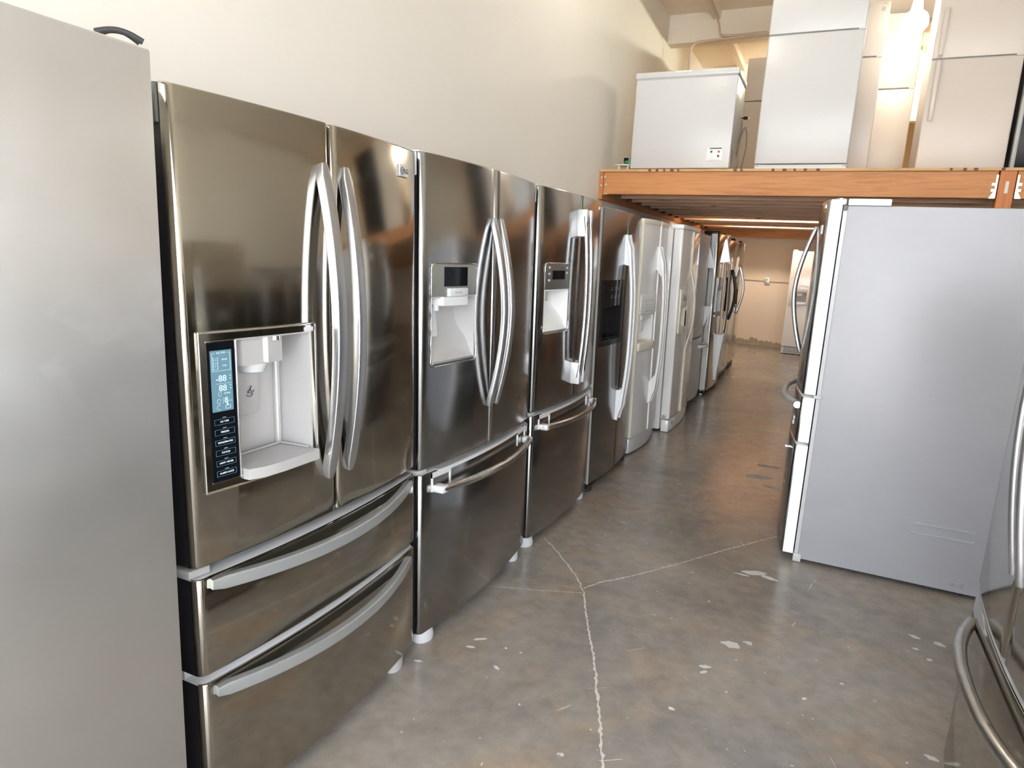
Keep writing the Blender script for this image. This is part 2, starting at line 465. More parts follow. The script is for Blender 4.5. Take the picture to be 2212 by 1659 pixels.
# ------------------------------------------------------------------ the shop: floor, walls, ceiling
def strip_pts(pts, w0, w1, jit=0.0, seed=1):
    rnd = random.Random(seed); P = [Vector((a, b, 0)) for a, b in pts]; fine = []
    for a, b in zip(P[:-1], P[1:]):
        n = max(2, int((b - a).length / 0.012))
        for k in range(n): fine.append(a.lerp(b, k / n))
    fine.append(P[-1]); L, R = [], []
    for i, p in enumerate(fine):
        t = (fine[min(i + 1, len(fine) - 1)] - fine[max(i - 1, 0)]).normalized(); n = Vector((-t.y, t.x, 0))
        q = i / (len(fine) - 1); wd = (w0 + (w1 - w0) * q) * rnd.uniform(.4, 1.5); o = n * rnd.uniform(-jit, jit)
        L.append(p + o + n * wd / 2); R.append(p + o - n * wd / 2)
    return L, R

def build_floor():
    mb = MB()
    mb.box(WALL_X - .2, RIGHT_X + .2, OPEN_Y - .2, BACK_Y + .2, -0.15, 0.0)
    def crack(pts, w0, w1, jit, seed):
        L, R = strip_pts(pts, w0, w1, jit, seed)
        for i in range(len(L) - 1):
            mb.poly([(*R[i][:2], .0006), (*R[i + 1][:2], .0006), (*L[i + 1][:2], .0006), (*L[i][:2], .0006)], 1)
    crack([(.017, 3.041), (.09, 2.975), (.165, 2.892), (.318, 2.719), (.385, 2.611), (.404, 2.567), (.476, 2.395), (.582, 2.165), (.659, 1.968), (.724, 1.802), (.778, 1.66), (.83, 1.5), (.9, 1.2)], .004, .011, .0035, 3)
    crack([(.375, 2.64), (.43, 2.74), (.495, 2.814), (.66, 3.047), (.874, 3.385), (1.12, 3.75), (1.16, 3.8)], .006, .005, .003, 4)
    crack([(.39, 2.60), (.201, 2.516), (.018, 2.446), (-.06, 2.42)], .0025, .003, .002, 5)
    crack([(.03, 6.128), (.484, 6.191), (.9, 6.25), (1.2, 6.28)], .002, .002, .002, 6)
    rnd = random.Random(11)
    drips = [(.160, 2.058, .034, .010, .6), (.152, 1.994, .024, .010, .3), (.295, 1.93, .018, .008, -.6), (1.03, 2.514, .045, .028, .2), (1.088, 2.558, .022, .02, .2), (.96, 2.315, .03, .013, .4), (.963, 2.279, .022, .010, .8), (1.697, 2.959, .03, .014, -.4), (1.78, 2.947, .028, .018, -.4), (1.666, 2.188, .026, .014, -.3), (.033, 1.827, .022, .009, .2), (.648, 1.649, .014, .009, .2), (1.05, 3.21, .07, .028, .35), (1.12, 3.19, .05, .02, -.2), (1.0, 3.16, .05, .01, 0.), (.931, 4.789, .11, .05, .1), (.97, 5.083, .12, .035, .15), (1.02, 4.6, .09, .03, -.3), (1.69, 2.86, .016, .010, 0), (1.73, 2.80, .014, .010, .4), (.47, 4.3, .02, .006, .2), (.62, 5.2, .02, .006, .2), (.9, 2.02, .014, .01, 0), (1.3, 2.3, .012, .008, 1)]
    for x, y, a, c, r in drips:
        pts = []
        for k in range(14):
            t = 2 * PI * k / 14; q = rnd.uniform(.75, 1.2); px, py = .8 * a * q * math.cos(t), .8 * c * q * math.sin(t)
            pts.append((x + px * math.cos(r) - py * math.sin(r), y + px * math.sin(r) + py * math.cos(r), .0007))
        mb.poly(pts, 2 if y < 4 else 3)
    for i in range(150):
        y = 1.5 + 5.5 * rnd.random() ** 1.6; x = rnd.uniform(.05, min(1.1 + (.9 if y < 3.3 else 0), 2.0)); a = rnd.uniform(.0025, .007); c = a * rnd.uniform(.3, .9); r = rnd.uniform(0, PI)
        if rnd.random() < .25: a, c = rnd.uniform(.02, .05), .0016      # scratches
        pts = []
        for k in range(8):
            t = 2 * PI * k / 8; q = rnd.uniform(.7, 1.2); px, py = a * q * math.cos(t), c * q * math.sin(t)
            pts.append((x + px * math.cos(r) - py * math.sin(r), y + px * math.sin(r) + py * math.cos(r), .0007))
        mb.poly(pts, 3 if rnd.random() < .75 else 2)
    tag(mb.build('floor', ['floor', 'crack', 'drip', 'smear'], smooth=0), kind='structure')
build_floor()

def struct(name, mb, m): return tag(mb.build(name, m, smooth=0), kind='structure')
struct('wall_left', MB().box(WALL_X - .2, WALL_X, OPEN_Y - .2, BACK_Y + .2, -.15, CEIL_Z + .3), 'wall')
struct('wall_right', MB().box(RIGHT_X, RIGHT_X + .2, OPEN_Y - .2, BACK_Y + .2, -.15, CEIL_Z + .3), 'wall')
struct('wall_front', MB().box(WALL_X - .2, RIGHT_X + .2, OPEN_Y - .2, OPEN_Y, OPEN_Z, CEIL_Z + .3), 'wall')
def back_wall():
    mb = MB().box(WALL_X, RIGHT_X, BACK_Y, BACK_Y + .2, -.15, CEIL_Z, mi=0)
    mb.box(WALL_X, RIGHT_X, BACK_Y - .006, BACK_Y, .08, 1.17, mi=2)      # lower coat of paint
    rnd = random.Random(5)
    pts = [(-.45, -.001)]; x = -.45
    hs = {-.014: .10, .07: .15, .1: .16, .2: .09, .35: .10, .5: .085}
    while x < .75:
        h = min((abs(x - k), v) for k, v in hs.items())[1]
        pts.append((x, h * rnd.uniform(.75, 1.15))); x += .035
    pts += [(.75, -.001)]
    mb.prism([(a, BACK_Y - .007, b) for a, b in pts], (0, -.006, 0), 1)
    struct('wall_back', mb, ['wall_back', 'bare', 'wall_back_low'])
back_wall()
struct('ceiling', MB().box(WALL_X - .2, RIGHT_X + .2, OPEN_Y - .2, BACK_Y + .2, CEIL_Z, CEIL_Z + .2), 'ceil')
struct('trim_1', MB().box(WALL_X, RIGHT_X, 8.68, 8.86, 4.045, CEIL_Z), 'soffit')             # deep beam across the room
n = 2
for x in (-.43, 0.82, 2.07, 3.32):
    struct('trim_%d' % n, MB().box(x, x + .085, OPEN_Y, 8.68, CEIL_Z - .09, CEIL_Z), 'soffit'); n += 1
    struct('trim_%d' % n, MB().box(x + .02, x + .105, 8.86, 11.0, CEIL_Z - .09, CEIL_Z), 'soffit'); n += 1
struct('trim_%d' % n, MB().box(WALL_X, RIGHT_X, 11.0, 11.15, 3.5, CEIL_Z), 'soffit')
struct('baseboard_back', MB().box(WALL_X, RIGHT_X, BACK_Y - .03, BACK_Y - .014, .0, .02), 'bare')
tag(MB().box(-30, 35, -40, OPEN_Y - .2, -.2, -.012).build('parking_lot', 'lot', smooth=0), 'flat grey pavement outside the open shop front', 'pavement')

# ------------------------------------------------------------------ left row
def spout_text(fr, body, size, x, y, z, name='lettering', m='ink_dark', parent=None, **k):
    return fr.part(MB().text(body, size, x, y, z, **k), name, m, parent, smooth=0)

# --- tall grey cabinet seen side-on at the far left (faces the shop front)
def make_side_on():
    f = Fridge('refrigerator', 'tall silver-grey refrigerator side panel filling the left edge, nearest of the left row', .907, .764, 1.782, (-.852, .10, 0), -PI / 2, 0, .02, .06, cab='silver_side', z0=.03)
    f.slab('door', .004, .44, .07, 1.76, 'steel_soft', 'gasket'); f.slab('door', .46, .90, .07, 1.76, 'steel_soft', 'gasket')
    f.vbar(.40, .7, 1.5, .06); f.vbar(.50, .7, 1.5, .06)
    f.feet((.08, .82), .05)
    c = MB().tube([(.012 + .030 * k / 12, .79 + .066 * k / 12, 1.791 + .010 * math.sin(PI * k / 12)) for k in range(13)], .0055)
    c.tube([(.000 + .030 * k / 12, .80 + .058 * k / 12, 1.790 + .014 * math.sin(PI * k / 12)) for k in range(13)], .0045)
    tag(c.build('cable', 'rubber'), 'short black cable lying on top of the nearest grey cabinet', 'cable')
make_side_on()

# --- first stainless French-door unit with the tall dispenser and two freezer drawers
def make_first():
    f = Fridge('refrigerator', 'stainless French door refrigerator with blue display and two freezer drawers, second from left', .895, .89, 1.735, (0, .955, 0), 0, LEAN, .036, .085)
    dl = f.slab('door', .002, .4435, .722, 1.757, 'steel', 'gasket')
    dr = f.slab('door', .4515, .893, .722, 1.757, 'steel', 'gasket')
    f.slab('freezer_drawer', .002, .893, .450, .694, 'steel', 'gasket', tb='silver_plastic')
    f.slab('freezer_drawer', .002, .893, .055, .430, 'steel', 'gasket', tb='silver_plastic')
    # door handles: broad flat blades bowed away from the door
    for u in (.404, .487):
        f.vbar(u, .835, 1.652, .066, .034, .026, 'satin', r=.004, inner=.004)
    for z in (.678, .404):
        f.hbar(.035, .835, z, .066, .033, .024, 'satin_dark', r=.004, inner=.004, drop=.012)
    f.hinge(.01, .15, 1.737, 1.762, -.16, -.02); f.hinge(.745, .885, 1.737, 1.762, -.16, -.02)
    f.part(MB().box(-.07, -.022, -.004, .006, 1.68, 1.757, .003, 2).box(-.055, -.04, -.006, .004, 1.70, 1.708), 'hinge_cap', 'hinge_dark')
    f.part(MB().box(-.07, -.015, -.002, .05, .697, .716, .003, 2), 'door_stop', 'hinge_grey')
    f.part(MB().box(-.09, -.06, .004, .891, .40, .46), 'drawer_gap_liner', 'silver_plastic')
    f.feet((.12, .80), .055, mat_='hinge_grey')
    f.part(MB().cyl((-.05, .62, .002), (-.05, .62, .055), .007).box(-.06, -.04, .60, .64, .04, .06, .003), 'levelling_screw', 'hinge_light')
    f.part(MB().cyl((-.035, .855, .002), (-.035, .855, .03), .004), 'foot_pin', 'hinge_light')
    # badge with round emblem and two letters
    b = f.part(MB().box(0, .005, .768, .826, 1.668, 1.703, .0012, 1), 'badge', 'silver_plastic', dr)
    f.part(MB().cyl((.005, .786, 1.685), (.0062, .786, 1.685), .0115, 24), 'emblem_disc', 'ink_dark', dr)
    e = MB(); ring = [(.0066, .786 + .0080 * math.cos(a * PI / 9), 1.685 + .0080 * math.sin(a * PI / 9)) for a in range(3, 18)]
    e.tube(ring, .0008, 6); e.box(.0063, .0068, .7857, .7880, 1.6815, 1.690); e.box(.0063, .0068, .786, .791, 1.681, 1.6825)
    f.part(e, 'emblem', 'silver_plastic', dr)
    f.part(MB().text('LG', .019, .0053, .8115, 1.685, bold=.0006), 'lettering', 'ink_dark', dr, smooth=0)
    # dispenser: frame, touch strip with display, recess with spout, paddle and tray
    U0, U1, Z0, Z1 = .036, .366, .895, 1.256
    r0, r1, q0, q1 = .124, .350, .912, 1.238
    cut_box(dl, -.078, .06, r0, r1, q0, q1, .004)
    fb = MB()
    for a in ((U0, r0, Z0, Z1), (r1, U1, Z0, Z1), (r0, r1, q1, Z1), (r0, r1, Z0, q0)):
        fb.box(-.002, .0055, a[0], a[1], a[2], a[3], ny=6)
    disp = f.part(fb, 'dispenser_frame', 'steel', dl)
    rim = MB()
    for p in ([(U0, Z0), (U0, Z1)], [(U1, Z0), (U1, Z1)]):
        rim.tube([(.0055, p[0][0], p[0][1]), (.0055, p[1][0], p[1][1])], .0028, 8)
    for z in (Z0, Z1):
        rim.tube([(.0055, U0 + (U1 - U0) * k / 8, z) for k in range(9)], .0028, 8)
    for z in (.915, 1.236):
        rim.tube([(.0062, .052 + .072 * k / 3, z) for k in range(4)], .0012, 6)
    rim.tube([(.0062, r0 - .001, .915), (.0062, r0 - .001, 1.236)], .0026, 8)
    f.part(rim, 'bright_trim', 'chrome', disp)
    pan = f.part(MB().box(.003, .0068, .053, .1215, .917, 1.234, ny=3), 'touch_panel', 'black_gloss', dl)
    lcd = f.part(MB().box(.0055, .0074, .060, .112, 1.078, 1.216, ny=3), 'display', 'lcd', dl)
    tx = MB(); X = .0078
    def ln(y0, z0, y1, z1, w_=.0007):
        tx.box(X - .0004, X, min(y0, y1) - w_ / 2, max(y0, y1) + w_ / 2, min(z0, z1) - w_ / 2, max(z0, z1) + w_ / 2)
    tx.text('ICE TYPE', .0055, X, .086, 1.210)
    ln(.064, 1.210, .071, 1.210); ln(.101, 1.210, .108, 1.210); ln(.064, 1.170, .064, 1.210); ln(.108, 1.170, .108, 1.210); ln(.064, 1.170, .108, 1.170)
    for z in (1.188, 1.174):
        ln(.067, z, .067, z + .013); ln(.078, z, .078, z + .013); ln(.067, z, .078, z); ln(.070, z + .006, .075, z + .006); ln(.070, z + .010, .075, z + .010)
    tx.text('CRUSH', .0045, X, .094, 1.195); tx.text('CUBE', .0045, X, .094, 1.181)
    tx.text('-88', .020, X, .084, 1.152, bold=.0001); tx.text('88', .020, X, .087, 1.130, bold=.0001)
    for z in (1.157, 1.135):
        tx.text('\u00b0C', .0045, X, .106, z); tx.text('\u00b0F', .0045, X, .106, z - .007)
    ln(.072, 1.141, .108, 1.141, .0005)
    tx.text('ICE PLUS', .004, X, .097, 1.118)
    tx.tube([(X, .079 + .004 * math.cos(a), 1.117 + .004 * math.sin(a)) for a in [k * PI / 8 for k in range(16)]], .0004, 5)
    tx.text('8', .018, X, .094, 1.102, bold=.0001); ln(.100, 1.100, .108, 1.100)
    tx.tube([(X, .076 + .004 * math.cos(a), 1.101 + .006 * math.sin(a)) for a in [k * PI / 8 for k in range(16)]], .0004, 5)
    ln(.0865, 1.095, .0865, 1.109, .0004)
    ln(.092, 1.083, .104, 1.083); ln(.092, 1.090, .104, 1.090); ln(.092, 1.083, .092, 1.090); ln(.104, 1.083, .104, 1.090); ln(.095, 1.090, .098, 1.096)
    tx.tube([(X, .076 + .005 * math.cos(a), 1.087 + .005 * math.sin(a)) for a in [k * PI / 8 for k in range(2, 15)]], .0004, 5)
    f.part(tx, 'display_segments', 'ink_pale', dl, smooth=0)
    for i, s_ in enumerate(('ICE TYPE', 'FREEZER', 'REFRIGERATOR', 'ICE PLUS', 'LIGHT / FILTER', 'ALARM / LOCK')):
        z = 1.054 - i * .0240
        k = MB()
        for (a, c, d, e2) in ((.063, .112, z - .0065, z - .0060), (.063, .112, z + .0060, z + .0065), (.063, .0635, z - .0065, z + .0065), (.1115, .112, z - .0065, z + .0065)):
            k.box(.0066, .0071, a, c, d, e2)
        bt = f.part(k, 'touch_button', 'ink_blue', dl)
        f.part(MB().text(s_, .0056, .0071, .0875, z, wide=.95).box(.0066, .0071, .083, .092, z + .0092, z + .0099), 'button_lettering', 'ink_white', bt, smooth=0)
    lin = MB(); tk = .004
    lin.box(-.078, -.078 + tk, r0, r1, q0, q1); lin.box(-.078, .004, r1 - tk, r1, q0, q1); lin.box(-.078, .004, r0, r0 + tk, q0, q1)
    lin.box(-.078, .004, r0, r1, q1 - tk, q1, ny=3); lin.box(-.078, .004, r0, r1, q0, q0 + tk, ny=3)
    lin.cyl((-.070, r1 - .012, q0), (-.070, r1 - .012, q1), .010, 16)
    rec = f.part(lin, 'dispenser_recess', 'recess', dl)
    sp = MB()
    sp.prism([(-.07, .135, 1.233), (-.005, .150, 1.233), (-.002, .205, 1.233), (-.012, .212, 1.233), (-.004, .222, 1.233), (-.008, .268, 1.233), (-.03, .282, 1.233), (-.07, .282, 1.233)], (0, 0, -.062))
    f.part(sp, 'ice_spout', 'recess', dl)
    f.part(MB().cyl((-.036, .205, 1.172), (-.036, .205, 1.150), .034, 24, 0, .026), 'spout_funnel', 'hinge_light', dl)
    f.part(MB().cyl((-.012, .250, 1.236), (-.012, .250, 1.224), .013, 20), 'water_nozzle', 'chrome', dl)
    pd = f.part(MB().box(-.062, -.050, .185, .258, 1.035, 1.155, .003, 2), 'dispenser_paddle', 'recess', dl)
    ic = MB()
    for dz, dy in ((0, 0), (.008, .004)):
        ic.tube([(-.0492, .226 + dy + .010 * math.cos(a), 1.085 + dz + .006 * math.sin(a)) for a in [PI + k * PI / 8 for k in range(9)]], .0007, 5)
    ic.tube([(-.0492, .220, 1.088), (-.0492, .228, 1.098), (-.0492, .232, 1.090)], .0007, 5); ic.tube([(-.0492, .226, 1.094), (-.0492, .233, 1.105)], .0007, 5)
    f.part(ic, 'ice_symbol', 'ink_dark', dl, smooth=0)
    tr = MB().prism([(-.07, .128, .905), (.022, .132, .905), (.034, .165, .905), (.036, .225, .905), (.030, .345, .905), (-.07, .347, .905)], (0, 0, .026))
    tr.tube([(-.06, .14, .934), (-.06, .33, .934)], .003, 8); tr.tube([(-.06, .335, .934), (.0, .340, .934)], .003, 8)
    f.part(tr, 'drip_tray', 'recess', dl)
    f.part(MB().box(.0055, .0085, .328, .357, 1.238, 1.249, .001, 1), 'frame_sticker', 'hinge_light', dl)
make_first()

# --- second and third French-door units share one builder
def make_french(name, label, y0, W, ztop, zsplit_lo, zsplit_hi, ub, seam, disp, handle_kind, foot_us, display='big'):
    f = Fridge(name, label, W, .88, ztop - .02, (0, y0, 0), 0, LEAN, .036, .075)
    dl = f.slab('door', .002, seam - .002, zsplit_hi, ztop, 'steel_mid', 'gasket')
    dr = f.slab('door', seam + .004, W - .002, zsplit_hi, ztop, 'steel_mid', 'gasket')
    dw = f.slab('freezer_drawer', .002, W - .002, .058, zsplit_lo, 'steel_mid', 'gasket', tb='silver_plastic')
    f.hinge(.01, .14, ztop - .018, ztop + .006, -.16, -.02, 'hinge_light'); f.hinge(W - .14, W - .01, ztop - .018, ztop + .006, -.16, -.02, 'hinge_light')
    f.part(MB().box(-.06, -.022, -.004, .006, ztop - .075, ztop - .002, .004, 2), 'hinge_cap', 'hinge_light')
    f.part(MB().box(-.07, -.012, -.002, .05, zsplit_lo + .003, zsplit_hi - .003, .003, 2), 'door_stop', 'hinge_grey')
    f.feet(foot_us, .055, mat_='hinge_light')
    # drawer handle: round bar on two square brackets set in a bright top trim
    hz = zsplit_lo - .062
    f.part(MB().box(-.02, .003, .10, W - .10, zsplit_lo - .012, zsplit_lo + .001, ny=10), 'drawer_trim', 'silver_plastic', dw)
    for ya in (.115, W - .115):
        k = MB()
        k.box(-.002, .004, ya - .055, ya - .050, hz - .012, zsplit_lo - .002); k.box(-.002, .004, ya + .050, ya + .055, hz - .012, zsplit_lo - .002)
        k.box(-.002, .004, ya - .055, ya + .055, zsplit_lo - .022, zsplit_lo - .002)
        k.box(0, .045, ya - .050 if ya < W / 2 else ya + .012, ya - .012 if ya < W / 2 else ya + .050, hz - .014, hz + .014, .006, 2)
        f.part(k, 'handle_bracket', 'silver_plastic', dw)
    path = []
    for k in range(31):
        q = -1 + 2 * k / 30; path.append((.030 + .038 * (1 - abs(q) ** 2.4), W / 2 + (W / 2 - .075) * q, hz))
    f.part(MB().tube(path, .0145, 14), 'handle', 'steel_soft', dw)
    if handle_kind == 'bow':
        for u in (seam - .028, seam + .034):
            f.vbar(u, .852, 1.582, .075, .034, .022, 'satin', r=.008, inner=.004, p=1.8)
    else:
        for u in (seam - .030, seam + .040):
            f.vbar(u, .79, 1.69, .07, .03, .02, 'satin', r=.008, inner=.03, p=2.2)
            for z0_, z1_ in ((1.555, 1.69), (.79, .905)):
                f.part(MB().box(-.004, .048, u - .015, u + .015, z0_, z1_, .004, 2), 'handle_end_block', 'silver_plastic')
    # dispenser
    u0, u1, z0, zm, z1 = disp
    cut_box(dl, -.068, .06, u0 + .004, u1 - .004, z0 + .004, zm, .012)
    pn = MB(); sect = rrect(u1 - u0, z1 - zm, .012, 4)
    pn.box(-.004, .0045, u0 + .001, u1 - .001, zm, z1, .004, 2, ny=8)
    panel = f.part(pn, 'control_panel', 'panel_mid' if display == 'big' else 'panel_dark', dl)
    ol = MB(); op = [(.004, (u0 + u1) / 2 + a, (z0 + z1) / 2 + c) for a, c in rrect(u1 - u0, z1 - z0, .018, 5)]
    fine = []
    for a, c in zip(op, op[1:] + op[:1]):
        a, c = Vector(a), Vector(c); m_ = max(1, int((c - a).length / .03)); fine += [a.lerp(c, k / m_) for k in range(m_)]
    fine.append(fine[0]); ol.tube(fine, .0028, 8)
    f.part(ol, 'dispenser_trim', 'chrome', dl)
    rc = MB(); D = -.064
    # side walls, roof and a sloping chute floor
    rc.box(D, .0, u1 - .010, u1 - .004, z0 + .004, zm); rc.box(D, .0, u0 + .004, u0 + .010, z0 + .004, zm)
    rc.box(D, .0, u0 + .004, u1 - .004, zm - .006, zm, ny=3)
    prof = [(D, zm)] + [(D + .050 * (k / 10) ** 1.5, zm - .02 - (zm - z0 - .05) * k / 10) for k in range(11)] + [(-.004, z0 + .018), (-.002, z0 + .005), (D, z0 + .005)]
    rc.prism([(a, u0 + .006, c) for a, c in prof], (0, u1 - u0 - .012, 0))
    f.part(rc, 'dispenser_recess', 'recess' if display == 'big' else 'ice_white', dl)
    if display == 'big':
        f.part(MB().box(.003, .0058, u0 + .068, u0 + .208, zm + .034, z1 - .012, ny=4), 'display', 'black_gloss', dl)
        for ya in (.044, .214):
            k = MB()
            for i in range(5):
                z = zm + .042 + i * .013; k.box(.0044, .0050, u0 + ya, u0 + ya + .018, z, z + .0016)
            f.part(k, 'panel_markings', 'ink_grey', dl)
        f.part(MB().box(-.002, .018, u0 + .085, u0 + .196, zm - .002, zm + .028, .004, 2, ny=3), 'spout_cover', 'hinge_light', dl)
        k = MB().prism([(-.05, u0 + .03, zm - .002), (.010, u0 + .060, zm - .002), (.022, u0 + .10, zm - .002), (.022, u0 + .185, zm - .002), (.004, u0 + .192, zm - .002), (-.05, u0 + .192, zm - .002)], (0, 0, -.03))
        k.cyl((-.02, u0 + .055, zm - .028), (-.02, u0 + .055, zm - .05), .012)
        f.part(k, 'ice_spout', 'hinge_light', dl)
        f.part(MB().text('ice / water', .010, .0182, u0 + .135, zm + .013), 'lettering', 'ink_grey', dl, smooth=0)
        lv = MB().sweep([(-.028, u0 + .040, zm - .04), (-.026, u0 + .048, zm - .10), (-.024, u0 + .050, zm - .14)], rrect(.040, .006, .002), (0, 1, 0))
        f.part(lv, 'ice_lever', 'hinge_light', dl)
        f.part(MB().box(-.03, .004, u0 + .012, u1 - .012, z0 + .006, z0 + .014, .002, 1, ny=3).box(-.022, -.008, u0 + .03, u1 - .09, z0 + .0135, z0 + .0148), 'drip_tray', 'satin', dl)
    else:
        f.part(MB().box(.003, .0056, u0 + .070, u0 + .205, zm + .048, z1 - .034, .001, 1, ny=4).box(.0056, .006, u0 + .155, u0 + .157, zm + .05, z1 - .036).box(.0056, .006, u0 + .072, u0 + .203, zm + .066, zm + .0668), 'display', 'black_gloss', dl)
        k = MB()
        for i in range(3): k.box(.0044, .0054, u0 + .030, u0 + .048, zm + .040 + i * .030, zm + .050 + i * .030, .001, 1)
        for i in range(2): k.box(.0044, .0050, u0 + .222, u0 + .236, zm + .075 + i * .024, zm + .084 + i * .024)
        f.part(k, 'panel_buttons', 'silver_plastic', dl)
        f.part(MB().prism([(-.05, u0 + .01, zm - .003), (.0, u0 + .012, zm - .003), (-.004, u0 + .05, zm - .003), (-.05, u0 + .06, zm - .003)], (0, 0, -.05)), 'ice_spout', 'hinge_grey', dl)
        f.part(MB().box(-.02, .003, u0 + .012, u1 - .012, z0 + .006, z0 + .012, .002, 1, ny=3), 'drip_tray', 'satin_dark', dl)
        b = f.part(MB().box(0, .003, W - .075, W - .030, ztop - .045, ztop - .030), 'badge', 'silver_plastic', dr)
    return f
make_french('refrigerator', 'stainless French door refrigerator with square black screen above its open dispenser', 1.88, .935, 1.765, .673, .692, 0, .462, (.046, .322, 1.056, 1.298, 1.411), 'bow', (.075, .86))
make_french('refrigerator', 'stainless French door refrigerator with block-ended handles, under the left end of the wooden loft beam', 2.86, .905, 1.765, .686, .706, 0, .460, (.062, .334, 1.081, 1.293, 1.418), 'block', (.055, .84), 'small')

# --- side-by-side stainless with black dispenser
def make_side_black():
    f = Fridge('refrigerator', 'flat stainless side-by-side refrigerator with tall black dispenser and two pale handles', .905, .86, 1.73, (0, 3.782, 0), 0, LEAN, .034, .075)
    dl = f.slab('door', .002, .446, .062, 1.745, 'steel_dark', 'hinge_grey'); dr = f.slab('door', .454, .903, .062, 1.745, 'steel_dark', 'white_rim')
    f.part(MB().box(-.02, .0005, -.001, .006, .064, 1.742), 'edge_trim', 'hinge_grey')
    u0, u1, z0, z1 = .040, .408, .922, 1.322
    zr = 1.165
    cut_box(dl, -.062, .06, u0 + .03, u1 - .03, z0 + .03, zr, .006)
    k = MB()
    k.box(-.002, .005, u0, u0 + .03, z0, z1, ny=2); k.box(-.002, .005, u1 - .03, u1, z0, z1, ny=2); k.box(-.002, .005, u0 + .03, u1 - .03, z0, z0 + .03, ny=6)
    bz = f.part(k, 'dispenser_frame', 'black', dl)
    f.part(MB().box(-.002, .0055, u0 + .03, u1 - .03, zr, z1, ny=6), 'control_panel', 'black_gloss', dl)
    k = MB()
    for r_ in range(2):
        for c_ in range(3):
            y, z = u0 + .15 + c_ * .055, 1.262 - r_ * .046
            k.box(.0056, .0062, y - .010, y + .010, z, z + .004); k.box(.0056, .0062, y - .002, y + .003, z + .010, z + .018)
    f.part(k, 'button_markings', 'ink_grey', dl)
    k = MB(); k.box(-.060, -.056, u0 + .03, u1 - .03, z0 + .03, zr); k.box(-.06, .0, u1 - .034, u1 - .03, z0 + .03, zr); k.box(-.06, .0, u0 + .03, u0 + .034, z0 + .03, zr); k.box(-.06, .0, u0 + .03, u1 - .03, z0 + .03, z0 + .036); k.box(-.06, 0, u0 + .03, u1 - .03, zr - .004, zr)
    f.part(k, 'dispenser_recess', 'black', dl)
    f.part(MB().box(-.045, -.01, u0 + .06, u1 - .06, z0 + .036, z0 + .046, .003, 1), 'drip_tray', 'black_gloss', dl)
    f.part(MB().box(-.054, -.042, u0 + .10, u0 + .16, 1.0, 1.10, .003, 1), 'dispenser_paddle', 'black', dl)
    # handles: long bows whose ends widen into solid pads
    for u, d in ((.412, dl), (.488, dr)):
        h = f.vbar(u, .40, 1.605, .072, .030, .020, 'silver_white', r=.008, inner=.004, p=2.6, parent=d)
        for za, zb, zc in ((1.40, 1.605, 1.40), (.40, .62, .62)):
            top = za > 1
            pts = [(-.002, zb if top else za), (.010, zb - .012 if top else za + .012), (.040, zb - .08 if top else za + .09), (.052, za if top else zb), (.030, za + .012 if top else zb - .012), (-.002, za + .02 if top else zb - .02)]
            f.part(MB().prism([(a, u - .014, c) for a, c in pts], (0, .028, 0)), 'handle_pad', 'silver_white', h)
    f.part(MB().box(0, .002, .84, .848, 1.60, 1.68), 'badge', 'silver_plastic', dr)
    f.part(MB().box(-.05, -.02, .03, .875, .02, .058, .004), 'kick_plate', 'black')
    f.feet((.07, .83), .04, mat_='rubber')
make_side_black()

